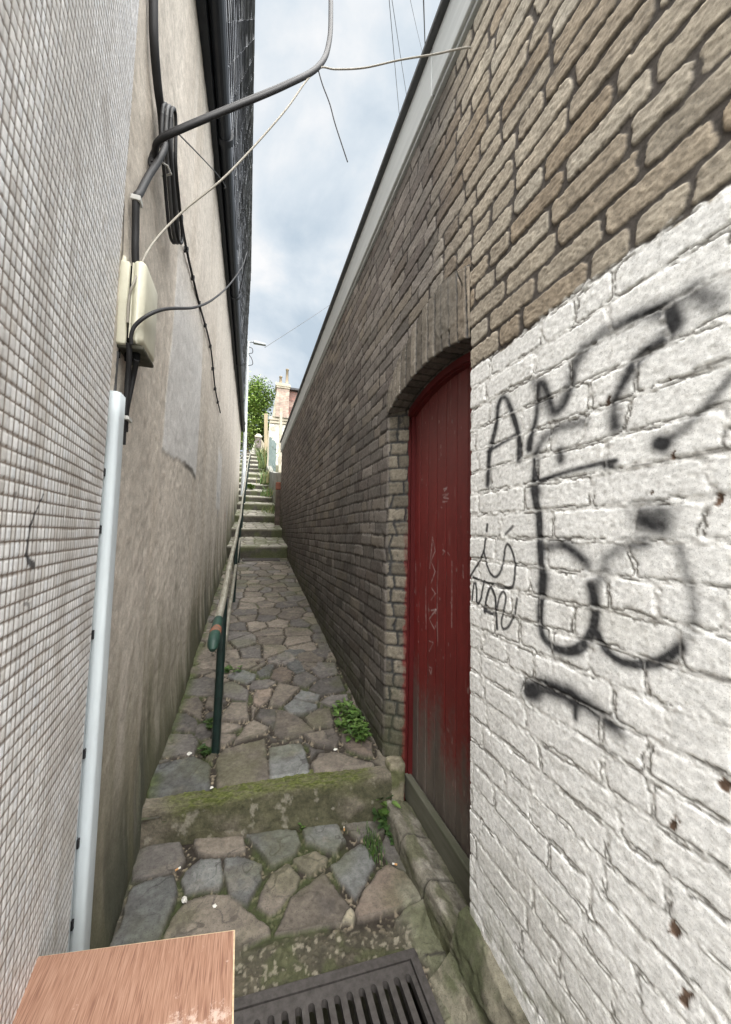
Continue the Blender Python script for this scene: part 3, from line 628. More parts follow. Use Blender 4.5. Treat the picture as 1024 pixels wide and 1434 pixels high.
# ------------------------------------------------------------------ rendered building on the left, slate hung above
rb=thing('rendered_building','tall building with stained beige render and dark slate-hung upper storey on the left','building',(-.5,5.,-1.5))
S=Sheet();yr=np.concatenate([np.arange(1.1,3.0,.0085),np.arange(3.0,6,.02),np.arange(6,12.7,.04),[12.7]])
v=np.linspace(0,1,420);Y=np.repeat(yr[:,None],420,1);zb=groundz(yr)-.2;Z=zb[:,None]+(3.34-zb)[:,None]*v[None,:]
hg=Z-groundz(Y);n1=fbm(Y*2.2,Z*1.1,101);n2=fbm(Y*9,Z*1.2,102);n3=fbm(Y*40,Z*40,103);n4=fbm(Y*12,Z*12,104);n5=fbm(Y*4.5+7,Z*.55,105)
c=np.ones(Y.shape+(3,))*np.array([.58,.53,.465])*(.80+.36*n1)[...,None]*(.84+.30*n3)[...,None]*(.93+.14*n2)[...,None]
c=mixc(c,[.42,.355,.28],ss(.5,.75,n5)*.35)
c=mixc(c,[.54,.49,.43],ss(.3,1.8,Z)*.5*ss(.35,.6,n1))
# grey cement patches
pe=.02*(n4-.5)*2
pm=ss(-.012,.012,Y-2.10-.10*ss(.4,1.5,Z)+pe)*ss(.02,-.03,Y-3.2-.05*(Z-.4)+pe)*ss(-.01,.012,Z-.435-.018*np.sin(Y*5)+pe)*ss(1.85,1.2,Z)
pm2=ss(-.02,.02,Y-5.1)*ss(.02,-.03,Y-5.75)*ss(-.03,.03,Z-.30+pe)*ss(1.2,1.0,Z)
pmx=np.maximum(pm,pm2*.8)
c=mixc(c,np.array([.64,.635,.625]),pmx*.85)
c=c*(.86+.28*n3)[...,None]
dl=ss(.03,.006,np.abs(Z-.43-.018*np.sin(Y*5)+pe))*ss(2.55,2.75,Y)*ss(3.25,3.1,Y);c=mixc(c,[.10,.095,.085],dl*.8)
# algae and damp climbing from the ground, streaked
al=ss(1.05,.1,hg+(n2-.5)*1.1+(n1-.5)*.5)
c=mixc(c,[.19,.175,.11],al*.72)
al2=ss(.50,.02,hg+(n2-.5)*.55)
c=mixc(c,[.060,.066,.032],al2*.80)
c=mixc(c,[.40,.37,.31],ss(.60,.68,fbm(Y*16,Z*1.6,106))*ss(1.1,.3,hg)*ss(.05,.2,hg)*.45)
c=mixc(c,[.055,.06,.05],ss(.56,.70,fbm(Y*5,Z*.8,107))*ss(.7,.1,hg)*.6)
# dark cracks by the tiled corner, faint tags far along
c=mixc(c,[.07,.06,.05],ss(.012,.004,np.abs(Y-1.335-.02*(fbm(Y*0,Z*7,108)-.5)*2))*ss(.75,.95,Z)*ss(1.5,1.2,Z)*ss(.45,.6,fbm(Y*30,Z*9,109)))
for yy_,zz_,rr_ in ((5.35,.47,.11),(5.45,.25,.05),(7.4,.35,.16),(7.9,.2,.12),(9.3,.45,.2)):
    e=np.hypot(Y-yy_,(Z-zz_)*.8);c=mixc(c,[.16,.19,.25],ss(rr_,rr_*.6,e)*ss(.52,.62,fbm(Y*14,Z*12,110))*.8)
c=mixc(c,[.30,.13,.10],ss(.3,.1,np.hypot(Y-6.9,Z-.35))*ss(.55,.65,fbm(Y*11,Z*11,111))*.4)
h=(n3-.5)*.004*(1-.5*pmx)+(n1-.5)*.02+pmx*.003+(n4-.5)*.006
bul=.02*ss(.35,0,hg)*(.5+n2)
S.add(np.stack([wallx(Y)+h+bul,Y,Z],-1),c,flip=True)
S.build('wall','render',rb)
mb=MB();mb.hexa([(-4,1.25,-1.6),(-.46,1.25,-1.6),(-.34,12.66,-.6),(-4,12.66,-.6),(-4,1.25,3.3),(-.46,1.25,3.3),(-.34,12.66,3.3),(-4,12.66,3.3)])
mb.hexa([(-.46,12.6,-.6),(-.302,12.69,-.6),(-.302,12.72,-.6),(-.46,12.72,-.6),(-.46,12.6,3.3),(-.302,12.69,3.3),(-.302,12.72,3.3),(-.46,12.72,3.3)])
mb.build('core','far_stone',rb)
# black box gutter and soffit
def along(y0,y1,prof,n=10):
    """extrude a profile (offset from wall face, z) along the left wall"""
    mb=MB();m=len(prof);V=[];F=[]
    ys=np.linspace(y0,y1,n)
    for y in ys:
        x=float(np.interp(y,[1.9,12.7],[-.425,-.335]));V+=[(x+a,y,z) for a,z in prof]
    for i in range(n-1):
        for k in range(m): F.append((i*m+k,i*m+(k+1)%m,(i+1)*m+(k+1)%m,(i+1)*m+k))
    F.append(tuple(range(m))[::-1]);F.append(tuple((n-1)*m+k for k in range(m)))
    mb.addf(V,F);return mb
along(1.9,12.74,[(-.05,3.30),(.055,3.30),(.062,3.335),(.062,3.36),(-.05,3.36)]).build('soffit','gutter_black',rb)
prof=[(.062+.05+.052*math.cos(a),3.372+.07*math.sin(a)) for a in np.linspace(math.pi,2*math.pi,9)]+[(.162,3.40),(.156,3.40)]+[(.062+.05+.043*math.cos(a),3.375+.06*math.sin(a)) for a in np.linspace(2*math.pi,math.pi,9)]+[(.066,3.40)]
along(1.9,12.74,prof,12).build('gutter','gutter_black',rb)
for y in (3.2,5.4,7.6,9.8,11.9):
    x=float(np.interp(y,[1.9,12.7],[-.425,-.335]));mb=MB();mb.tube([(x+.112,y-.03,3.372),(x+.112,y+.03,3.372)],.075,12);mb.build('gutter_joint','gutter_black',rb)
# hung slates: each course overlaps the one below, a little uneven
S=Sheet()
SH=.19;SW=.26
for k in range(32):
    z0=3.40+k*SH
    if z0>8.9: break
    ofs=(k%2)*SW*.5
    nsl=int(10.9/SW)+1
    for j in range(nsl):
        y0=1.95+j*SW-ofs;y1=y0+SW-.008
        if y1>12.85 or y0<1.9: continue
        t0=RNG.uniform(-.003,.003);t1=RNG.uniform(-.003,.003);z1=z0+RNG.uniform(-.008,.008)
        x0=float(np.interp((y0+y1)/2,[1.9,12.86],[-.278,-.258]))+(z0-3.4)*.014;xt=x0+SH*1.25*.014-.007
        g=RNG.uniform(.5,1.45);colr=np.array([.23,.24,.265])*g
        if RNG.random()<.1: colr=np.array([.45,.46,.48])
        P=np.array([[[x0+.007+t0,y0,z1],[xt,y0,z1+SH*1.25]],[[x0+.007+t1,y1,z1],[xt,y1,z1+SH*1.25]]])
        S.add(P,colr,flip=True)
        P2=np.array([[[x0-.003+t0,y0,z1-.0005],[x0+.007+t0,y0,z1]],[[x0-.003+t1,y1,z1-.0005],[x0+.007+t1,y1,z1]]])
        S.add(P2,colr*.6,flip=True)
        P3=np.array([[[x0-.012+t0,y0,z1],[x0+.007+t0,y0,z1]],[[xt-.008,y0,z1+SH*1.25],[xt,y0,z1+SH*1.25]]])
        S.add(P3,colr*.7)
S.build('slates','slate',rb,smooth=False)
mb=MB();mb.hexa([(-3.5,1.95,3.37),(-.300,1.95,3.37),(-.280,12.86,3.37),(-3.5,12.86,3.37),(-3.5,1.95,9.0),(-.222,1.95,9.0),(-.202,12.86,9.0),(-3.5,12.86,9.0)])
mb.build('upper_core','roof_plain',rb)
mb=MB()
for y in (12.87,):
    mb.box(-.36,y-.01,3.37,-.245,y+.02,9.0)
mb.build('corner_trim','lamp_grey',rb)

# ------------------------------------------------------------------ ground
def stone_cols(kind,n):
    return np.array([[.118,.112,.108],[.130,.137,.138],[.160,.142,.122],[.175,.145,.122],[.175,.172,.138],[.42,.39,.30]])[kind]
def poly_sd(X,Y,poly):
    """signed distance (positive inside)"""
    P=np.array(poly);d=np.full(X.shape,1e9);ins=np.zeros(X.shape,bool)
    for i in range(len(P)):
        ax,ay=P[i-1];bx,by=P[i]
        ex,ey=bx-ax,by-ay;wx,wy=X-ax,Y-ay
        t=np.clip((wx*ex+wy*ey)/(ex*ex+ey*ey+1e-12),0,1)
        d=np.minimum(d,np.hypot(wx-ex*t,wy-ey*t))
        c=((ay<=Y)!=(by<=Y))&(X<ax+(Y-ay)*ex/(ey if abs(ey)>1e-12 else 1e-12))
        ins^=c
    return np.where(ins,d,-d)
def paving(X,Y,polys,seed,grow=.004):
    SD=np.full(X.shape,-1.);ID=np.full(X.shape,-1)
    for i,(k,p) in enumerate(polys):
        p=np.array(p);x0,y0=p.min(0)-.06;x1,y1=p.max(0)+.06
        m=(X>x0)&(X<x1)&(Y>y0)&(Y<y1)
        if not m.any(): continue
        s=poly_sd(X[m],Y[m],p)+grow;a=SD[m];bb=ID[m];w=s>a;a[w]=s[w];bb[w]=i;SD[m]=a;ID[m]=bb
    return SD,ID
def voronoi(X,Y,seeds,gap=.012):
    shp=X.shape;x=X.ravel();y=Y.ravel();d1=np.full(x.shape,9.);d2=np.full(x.shape,9.);i1=np.zeros(x.shape,int);i2=np.zeros(x.shape,int)
    for i,(sx,sy) in enumerate(seeds):
        m=np.where(np.abs(y-sy)<.55)[0];d=np.hypot(x[m]-sx,y[m]-sy)
        n=d<d1[m];k=m[n];d2[k]=d1[k];i2[k]=i1[k];d1[k]=d[n];i1[k]=i
        n2=(~n)&(d<d2[m]);k=m[n2];d2[k]=d[n2];i2[k]=i
    S_=np.array(seeds);a=S_[i1];b=S_[i2];L=np.hypot(*(a-b).T)+1e-9
    e=(d2**2-d1**2)/(2*L)
    return (e-gap).reshape(shp),i1.reshape(shp)
def stone_surface(X,Y,SD,kind,rnd,seed,mossy,light=1.):
    n1=fbm(X*9,Y*9,seed);n2=fbm(X*38,Y*38,seed+1);n3=fbm(X*110,Y*110,seed+2,3);n4=fbm(X*2.2,Y*2.2,seed+3)
    SD=SD+(fbm(X*28,Y*28,seed+4)-.5)*.016
    b=ss(-.001,.0042,SD)
    base=stone_cols(kind,0)
    c=base*(.62+.62*rnd[0])[...,None]*(.62+.50*n2)[...,None]*(.80+.42*n1)[...,None]*np.array([1.14,1.11,1.07])
    c=mixc(c,[.22,.19,.155],ss(.60,.76,fbm(X*14+5,Y*14,seed+5))*.30)
    c=mixc(c,[.055,.05,.05],ss(.58,.72,fbm(X*11,Y*11+9,seed+6))*.40)
    c=mixc(c,[.05,.045,.038],ss(.018,.003,SD)*.5)
    c=mixc(c,[.03,.028,.026],ss(.5,.49,np.abs(fbm(X*7+3,Y*7,seed+11,3)-.5)*40)*ss(.55,.7,n4)*.6)
    j=np.ones(X.shape+(3,))*np.array([.036,.029,.022])*(.4+.9*n2)[...,None]  # joint mortar, toned darker to paint in the shadow between stones
    peb=ss(.60,.72,fbm(X*75,Y*75,seed+7,2));j=mixc(j,[.26,.22,.16],peb*.75)
    mo=ss(.52,.66,fbm(X*6,Y*6,seed+8)+mossy)
    j=mixc(j,[.045,.060,.018],mo*.8*(.5+.7*n3).clip(0,1))
    c=mixc(c,[.085,.09,.04],ss(.5,.72,fbm(X*4,Y*4,seed+9)+mossy*.8)*.38)
    c=mixc(j,c,b)*light
    h=b*.019+(rnd[1]-.5)*.012*b+(n1-.5)*.005+(n2-.5)*.0035+peb*(1-b)*.005+((X-np.floor(X))*(rnd[2]-.5))*0
    return c,h
# lower landing
X,Y=np.meshgrid(np.arange(-.50,.905,.0042),np.concatenate([np.arange(-1.2,.9,.02),np.arange(.9,2.04,.0040)]),indexing='ij')
SD,ID=paving(X,Y,LAND,0,.006)
kin=np.array([k for k,_ in LAND]+[0])[ID];rn=[_h(ID,ID*0+3,k) for k in range(4)]
front=(Y<1.0)
seeds=[(x+RNG.uniform(-.09,.09),y+RNG.uniform(-.09,.09)) for x in np.arange(-.4,1,.27) for y in np.arange(-1.3,.9,.27)]
SV,IV=voronoi(X,Y,seeds,.02);use=(Y<.85);SD=np.where(use,SV,SD);kin=np.where(use,(IV*7)%4,kin);rn=[np.where(use,_h(IV,IV*0+5,k),r) for k,r in enumerate(rn)]
c,h=stone_surface(X,Y,SD,kin,rn,200,.03)
# bare dark concrete lip behind the grate
lip=ss(1.50,1.42,Y+.10*X-.02+(fbm(X*9,Y*9,210)-.5)*.05)*ss(.70,.64,X)*ss(1.28,1.31,Y)
c=mixc(c,np.array([.060,.054,.038])*(.5+1.0*fbm(X*40,Y*40,211))[...,None],lip*.9);c=mixc(c,[.055,.068,.022],lip*ss(.52,.66,fbm(X*10,Y*10,212))*.45)
c=mixc(c,[.24,.22,.17],lip*ss(.66,.74,fbm(X*60,Y*60,213,2))*.7);h=h+lip*(.004+.006*fbm(X*30,Y*30,214))
# cement haunch on the right by the plinth
ce=ss(.63,.68,X+(fbm(X*8,Y*8,215)-.5)*.06-.0*Y)*ss(1.62,1.50,Y)
c=mixc(c,np.array([.185,.178,.135])*(.6+.8*fbm(X*25,Y*25,216))[...,None],ce*.9);c=mixc(c,[.07,.078,.035],ce*ss(.5,.64,fbm(X*6,Y*6,217))*.6);h=h+ce*.012
c=mixc(c,[.04,.035,.03],ce*ss(.010,.003,np.abs(Y-1.28+.25*(X-.7)+.05*(fbm(X*12,Y*12,218)-.5)))*.9)
# slot of darkness under the grate
pit=ss(-.115,-.10,X)*ss(.645,.635,X)*ss(1.318,1.31,Y)*ss(.87,.88,Y)
Zg=landz(X,Y)+h-.014-pit*.22;c=mixc(c,[.012,.011,.010],pit*.9)
edge_l=ss(-.37,-.43,X+(fbm(X*5,Y*9,219)-.5)*.04);c=mixc(c,[.10,.095,.075],edge_l*.7);Zg=Zg-.006*edge_l
S=Sheet();S.add(np.stack([X,Y,Zg],-1),c);tag(S.build('path','stone',None),kind='structure')
# ramp of crazy paving
xr=np.arange(-.50,.845,.0058);yr=np.concatenate([np.arange(2.0,4.2,.0058),np.arange(4.2,7.68,.010)])
X,Y=np.meshgrid(xr,yr,indexing='ij')
SD,ID=paving(X,Y,RAMP,0,.004)
seeds=[]
gy=2.05
row=0
while gy<7.9:
    w=.235*RNG.uniform(.85,1.2);x=-.5-(row%2)*.11
    while x<.95:
        seeds.append((x+RNG.uniform(-.065,.065),gy+RNG.uniform(-.055,.055)));x+=w*RNG.uniform(.8,1.25)
    gy+=.215;row+=1
SV,IV=voronoi(X,Y,seeds,.007)
inside=np.zeros(X.shape,bool)
far=Y>3.28+.12*np.sin(X*9)
SVn=np.where(far,SV,np.minimum(SV,-SD-.016))     # loose fill between the traced stones
SVn=np.where(far,SVn,SVn-.004)
take=SVn>SD
kin=np.where(take,np.array([0,1,2,0,1,2,2,4])[(IV*5+IV//3)%8],np.array([k for k,_ in RAMP]+[0])[ID])
rn=[np.where(take,_h(IV,IV*0+11,k),_h(ID,ID*0+4,k)) for k in range(4)]
SDm=np.where(take,SVn,SD)
mz=-.05+.16*ss(.0,-.42,X)+.06*ss(4,7,Y)+.12*ss(.62,.8,X)
c,h=stone_surface(X,Y,SDm,kin,rn,230,mz)
el=ss(-.33,-.41,X-(wallx(Y)+.42)+(fbm(X*5,Y*6,231)-.5)*.08)
c=mixc(c,np.array([.055,.07,.022])*(.5+fbm(X*40,Y*40,232))[...,None],el*ss(.35,.55,fbm(X*7,Y*7,233))*.85)
fr=2.022-.085*(X+.44)/1.2
Zg=rampz(Y)+h-.010-.06*ss(.085,.055,Y-fr-.02*(fbm(X*9,Y*9,234)-.5))
S=Sheet();S.add(np.stack([X,Y,Zg],-1),c);tag(S.build('ramp_path','stone',None),kind='structure')
# terrain to the horizon
S=Sheet();gx=np.array([-400,-120,-60,-30,-15,-8,-5,-4.2,-2,-.6,0,.9,2,4.6,5.2,8,15,30,60,120,400.]);gyv=np.array([-400,-100,-40,-15,-6,-2,0,1,2,3,5,7.6,10,13,16,20,24,27,30,40,60,120,400.])
X,Y=np.meshgrid(gx,gyv,indexing='ij');Zt=np.where(Y<2,-1.85,np.where(Y<27,groundz(np.minimum(Y,25.5))-.45,4.85));S.add(np.stack([X,Y,Zt],-1),np.ones(X.shape+(3,))*np.array([.07,.075,.04]))
tag(S.build('ground','earth',None),kind='structure')
# ------------------------------------------------------------------ mossy concrete step
S=Sheet();xs=np.arange(-.47,.80,.0048);sp=np.linspace(0,1,95);Xs,T=np.meshgrid(xs,sp,indexing='ij')
yf=2.022-.085*(Xs+.44)/1.2
prof_y=np.interp(sp,[0,.34,.44,.50,.56,1],[.115,.018,.004,.0,-.004,-.010]);prof_z=np.interp(sp,[0,.34,.44,.50,.56,1],[-.004,-.003,-.007,-.017,-.033,-.26])
n1=fbm(Xs*7,T*4,251);n2=fbm(Xs*30,T*18,252);n3=fbm(Xs*90,T*50,253,3)
Ys=yf+prof_y[None,:]+(n1-.5)*.022+(n2-.5)*.007-.0;Zs=-1.285+prof_z[None,:]+(n1-.5)*.012+(n2-.5)*.007+.006*np.sin(Xs*6)
c=np.ones(Xs.shape+(3,))*np.array([.175,.155,.12])*(.5+.75*n2)[...,None]*(.75+.5*n3)[...,None]
left=ss(-.40,-.25,Xs+(n1-.5)*.15)
topm=ss(.66,.50,T+(n1-.5)*.22+(n2-.5)*.12)*left*ss(.74,.64,Xs)
c=mixc(c,np.array([.078,.090,.026])*(.25+1.5*n3)[...,None],topm*(.60+.4*ss(.35,.6,n2)))
c=mixc(c,np.array([.060,.062,.03])*(.6+.8*n2)[...,None],ss(.5,.62,T)*left*ss(.30,.6,n1+.12)*.75)
c=mixc(c,[.30,.28,.23],ss(.66,.76,fbm(Xs*26,T*12,254))*ss(.5,.6,T)*.6)
c=mixc(c,[.03,.028,.022],ss(.93,1,T)*.7)
Zs=Zs+topm*(n3-.3)*.009
S.add(np.stack([Xs,Ys,Zs],-1),c,flip=True)
st=S.build('concrete_step','concrete',None);tag(st,'low concrete step with a bright mossy top edge beside the red door','step')
# ------------------------------------------------------------------ door sill and kerb stone
S=Sheet();ys=np.arange(1.18,1.955,.005);sp=np.linspace(0,1,60);Ys,T=np.meshgrid(ys,sp,indexing='ij')
n1=fbm(Ys*7,T*3,261);n2=fbm(Ys*30,T*14,262);n3=fbm(Ys*80,T*40,263,3)
px=np.interp(sp,[0,.5,.56,.62,1],[.905,.776,.765,.758,.742]);pz=np.interp(sp,[0,.5,.56,.62,1],[-1.470,-1.425,-1.430,-1.444,-1.56])
jt=np.minimum(np.abs(Ys-1.46),np.abs(Ys-1.70));jd=ss(.010,.003,jt+(n2-.5)*.008)
Xs=px[None,:]+(n1-.5)*.03*ss(.3,.6,T)+(n2-.5)*.010+jd*.006;Zs=pz[None,:]+(n1-.5)*.02+(n2-.5)*.008-jd*.008
c=np.ones(Ys.shape+(3,))*np.array([.20,.185,.15])*(.5+.8*n2)[...,None]*(.75+.5*n3)[...,None]
c=mixc(c,[.33,.31,.27],ss(.52,.70,fbm(Ys*15,T*8,264))*ss(.62,.5,T)*.6)
c=mixc(c,[.085,.085,.05],ss(.55,.9,T)*.6);c=mixc(c,[.075,.085,.03],ss(.5,.65,fbm(Ys*8,T*5,265))*.5);c=mixc(c,[.03,.028,.024],jd*.6)
S.add(np.stack([Xs,Ys,Zs],-1),c,flip=True)
tag(S.build('door_sill','concrete',None),'worn concrete kerb running along the foot of the red door','door sill')
def blob_box(name,x0,x1,y0,y1,z0,z1,mat,seed,amp=.008,colfn=None,r=.02,parent=None,n=16):
    bm=bmesh.new();bmesh.ops.create_cube(bm,size=1)
    bmesh.ops.subdivide_edges(bm,edges=bm.edges[:],cuts=n,use_grid_fill=True)
    me=bpy.data.meshes.new(name);bm.to_mesh(me);bm.free()
    co=np.empty(len(me.vertices)*3,np.float32);me.vertices.foreach_get('co',co);co=co.reshape(-1,3).astype(float)
    L=np.array([x1-x0,y1-y0,z1-z0]);p=co*L;hl=L/2-r;q=np.clip(p,-hl,hl);d=p-q;ln=np.linalg.norm(d,axis=1,keepdims=True);nrm=np.where(ln>1e-9,d/np.maximum(ln,1e-9),0)
    p=q+nrm*np.minimum(ln,r)
    p=p+np.array([(x0+x1)/2,(y0+y1)/2,(z0+z1)/2])
    k=fbm(p[:,0]*30+p[:,2]*17,p[:,1]*30+p[:,2]*23,seed)-.5
    p=p+nrm*k[:,None]*amp*2
    me.vertices.foreach_set('co',p.astype(np.float32).ravel());me.polygons.foreach_set('use_smooth',np.ones(len(me.polygons),bool))
    at=me.attributes.new('Col','FLOAT_COLOR','POINT');cc=colfn(p) if colfn else np.ones((len(p),3))*.2
    at.data.foreach_set('color',np.concatenate([cc,np.ones((len(p),1))],1).astype(np.float32).ravel())
    return link(name,me,mat,parent)
def kcol(p):
    n=fbm(p[:,0]*25+p[:,2]*9,p[:,1]*25+p[:,2]*21,271);c=np.ones((len(p),3))*np.array([.24,.215,.155])*(.5+.9*n)[:,None]
    return mixc(c,[.08,.095,.03],ss(.48,.62,fbm(p[:,0]*12,p[:,2]*12,272))*.75)
tag(blob_box('kerb_stone',.790,.885,1.945,2.035,-1.56,-1.255,'stone',5,.010,kcol,.018),'small upright lichened stone at the far corner of the red door','kerb stone')
# ------------------------------------------------------------------ far staircase
sc=thing('staircase','mossy stone steps climbing to the far end of the alley','staircase',(.2,7.65,-.52))
for i,(y0,z0) in enumerate(zip(STEPS,TOPZ)):
    yn=STEPS[i+1] if i<13 else y0+2.2;zn=TOPZ[i+1]-RISE[i+1] if i<13 else z0+.3
    x0,x1=(-.42,.84) if i<2 else ((-.38,.80) if i<4 else (-.5,.80))
    xs=np.arange(x0,x1,.02);L=yn-y0
    sp=np.concatenate([np.linspace(-RISE[i]-.03,-.012,9),[0],np.arange(.02,L+.06,.022)])
    Xs,T=np.meshgrid(xs,sp,indexing='ij')
    n1=fbm(Xs*5,T*4+i*7,281);n2=fbm(Xs*20,T*20+i*3,282)
    Yt=y0+np.where(T<0,.02*(T/.2)*-.3,T)+(n1-.5)*.05*ss(.3,0,T)+.02*np.sin(Xs*5+i)*ss(.3,0,T);Zt=z0+np.where(T<0,T,T*(zn-z0)/L)+(n2-.5)*.016+(n1-.5)*.02*ss(-.25,0,T)
    sd=[(a+RNG.uniform(-.07,.07),b+RNG.uniform(-.07,.07)) for a in np.arange(x0,x1+.1,.24) for b in np.arange(.15,L+.2,.24)]
    SV,IV=voronoi(Xs,T,sd,.012);b=ss(-.004,.012,SV)*ss(0,.02,T)
    ci=np.array([.30,.285,.245])*(.55+.6*_h(IV,IV*0+i,3))[...,None]*(.6+.75*n2)[...,None]
    ci=mixc(np.array([.075,.07,.035])*(.5+n2)[...,None],ci,b)
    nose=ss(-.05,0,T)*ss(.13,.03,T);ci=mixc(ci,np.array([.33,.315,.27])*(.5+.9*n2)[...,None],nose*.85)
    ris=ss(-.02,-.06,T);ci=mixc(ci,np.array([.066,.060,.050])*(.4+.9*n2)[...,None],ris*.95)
    ci=mixc(ci,[.075,.095,.025],ss(.50,.66,fbm(Xs*4,T*4+i*5,283)+.12*ss(.1,-.4,Xs)+.12*ss(.5,.8,Xs))*.45)
    Zt=Zt+b*.008
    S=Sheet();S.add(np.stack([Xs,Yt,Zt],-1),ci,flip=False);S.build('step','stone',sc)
# ------------------------------------------------------------------ drains
def drain(name,label,x0,x1,y0,y1,z,tilt,slots,rows,sw,slope=0.):
    t=thing(name,label,'drain',((x0+x1)/2,(y0+y1)/2,z))
    zz=lambda x,y:z+tilt*(x-x0)+slope*(y-y0)
    f=.028
    mb=MB()
    def bar(a0,a1,b0,b1,top=0,th=.03,mbx=None):
        (mbx or mb).hexa([(a0,b0,zz(a0,b0)-th+top),(a1,b0,zz(a1,b0)-th+top),(a1,b1,zz(a1,b1)-th+top),(a0,b1,zz(a0,b1)-th+top),(a0,b0,zz(a0,b0)+top),(a1,b0,zz(a1,b0)+top),(a1,b1,zz(a1,b1)+top),(a0,b1,zz(a0,b1)+top)])
    bar(x0,x1,y1-f,y1,.006);bar(x0,x1,y0,y0+f,.006);bar(x0,x0+f,y0+f,y1-f,.006);bar(x1-f,x1,y0+f,y1-f,.006)
    mb.build('frame','iron',t,bevel=.003)
    gx0,gx1,gy0,gy1=x0+f+.004,x1-f-.004,y0+f+.004,y1-f-.004
    bm=bmesh.new();outer=[];loops=[]
    def ring(pts): 
        vs=[bm.verts.new((x,y,0)) for x,y in pts];es=[bm.edges.new((vs[i],vs[(i+1)%len(vs)])) for i in range(len(vs))];return es
    es=ring([(gx0,gy0),(gx1,gy0),(gx1,gy1),(gx0,gy1)])
    pitch=(gx1-gx0-.012)/slots;mx=(gy1-gy0-.035)/rows
    for j in range(rows):
        for i in range(slots):
            cx=gx0+.006+pitch*(i+.5);a=gy0+.010+mx*j+.009;b=gy0+.010+mx*(j+1)-.009;r=sw/2
            p=[(cx+r*math.cos(q),b-r+r*math.sin(q)) for q in np.linspace(0,math.pi,6)]+[(cx+r*math.cos(q),a+r+r*math.sin(q)) for q in np.linspace(math.pi,2*math.pi,6)]
            es+=ring(p)
    bmesh.ops.triangle_fill(bm,use_beauty=True,use_dissolve=False,edges=es)
    # keep only the metal: drop faces whose centre is in a slot
    kill=[]
    for fa in bm.faces:
        c=fa.calc_center_median()
        i=int((c.x-gx0-.006)/pitch) if c.x>gx0+.006 else -1
        if 0<=i<slots:
            cx=gx0+.006+pitch*(i+.5)
            for j in range(rows):
                a=gy0+.010+mx*j+.009;b=gy0+.010+mx*(j+1)-.009
                yy=min(max(c.y,a+sw/2),b-sw/2)
                if math.hypot(c.x-cx,c.y-yy)<sw/2*.97: kill.append(fa)
    bmesh.ops.delete(bm,geom=list(set(kill)),context='FACES_ONLY')
    r=bmesh.ops.extrude_face_region(bm,geom=bm.faces[:])
    for v in r['geom']:
        if isinstance(v,bmesh.types.BMVert): v.co.z-=.026
    bmesh.ops.recalc_face_normals(bm,faces=bm.faces)
    for v in bm.verts: v.co.z+=zz(v.co.x,v.co.y)
    me=bpy.data.meshes.new('grille');bm.to_mesh(me);bm.free();link('grille',me,'iron',t)
    return t
drain('drain_grate','heavy cast iron slotted drain grate in the landing beside the wood-effect cabinet',-.10,.640,.88,1.315,landz(-.10,1)+.004,-.06,16,2,.021)
drain('drain_grate','narrow drain grate at the foot of the far stone steps',-.06,.64,7.38,7.56,float(rampz(7.38))+.030,0,26,1,.014,slope=.14)
# ------------------------------------------------------------------ cabinet
cab=thing('discarded_cabinet','low wood-effect cabinet against the tiled wall, its reddish top scratched','cabinet',(-.17,.80,-1.48))
zt=-.86
top=[(-.345,.62),(.012,.585),(.008,.896),(-.372,.957)]
def slabp(mb,poly,za,zb): mb.hexa([(x,y,za) for x,y in poly]+[(x,y,zb) for x,y in poly])
mb=MB();slabp(mb,top,zt-.0155,zt-.0012);mb.build('core_board','chip_edge',cab,bevel=.001)
ins=[(-.3435,.6215),(.0088,.5870),(.0047,.8932),(-.3705,.9545)]
mb=MB();slabp(mb,ins,zt-.0010,zt);mb.build('top_veneer','laminate',cab)
mb=MB();slabp(mb,[(-.008,.61),(.004,.61),(.002,.87),(-.010,.872)],-1.475,zt-.017);mb.build('side_panel','laminate',cab)
mb=MB();slabp(mb,[(-.335,.64),(-.323,.64),(-.348,.93),(-.360,.932)],-1.455,zt-.017);mb.build('side_panel','laminate',cab)
mb=MB();slabp(mb,[(-.322,.615),(-.010,.612),(-.010,.626),(-.322,.629)],-1.44,zt-.02);h_=mb.build('door','laminate',cab,bevel=.001)
mb=MB();mb.tube([(-.06,.612,-1.10),(-.06,.592,-1.10)],.012,12);mb.build('knob','worn_metal',h_)
mb=MB();slabp(mb,[(-.346,.915),(-.012,.862),(-.012,.868),(-.346,.921)],-1.45,zt-.018);mb.build('back_panel','chip_edge',cab)
# ------------------------------------------------------------------ trunking
tr=thing('cable_trunking','long pale plastic cable trunking fixed upright beside the mosaic tiled wall','cable trunking',(-.40,1.25,-1.46))
pts=[(-.415,1.325,.425),(-.412,1.31,.0),(-.408,1.285,-.6),(-.405,1.265,-1.15),(-.403,1.255,-1.46)]
def trunk(off,prof):
    mb=MB();V=[];F=[];P=smooth_line(pts,5);m=len(prof)
    for p in P: V+=[(p[0]+a+off[0],p[1]+b+off[1],p[2]) for a,b in prof]
    for i in range(len(P)-1):
        for k in range(m): F.append((i*m+k,i*m+(k+1)%m,(i+1)*m+(k+1)%m,(i+1)*m+k))
    F.append(tuple(range(m)));F.append(tuple((len(P)-1)*m+k for k in range(m))[::-1]);mb.addf(V,F,False);return mb
dp=[(-.016,-.034),(.010,-.033)]+[(.010+.012*math.sin(a),-.021-.012*math.cos(a)) for a in np.linspace(.3,math.pi/2,5)]+[(.010+.012*math.cos(a),.021+.012*math.sin(a)) for a in np.linspace(0,math.pi/2-.3,5)]+[(.010,.033),(-.016,.034)]
o=trunk((.006,.0),dp).build('cover','trunking',tr)
for p in o.data.polygons: p.use_smooth=len(p.vertices)==4
trunk((-.004,-.006),[(-.02,-.045),(.004,-.045),(.004,-.036),(-.02,-.036)]).build('flange','trunking',tr)
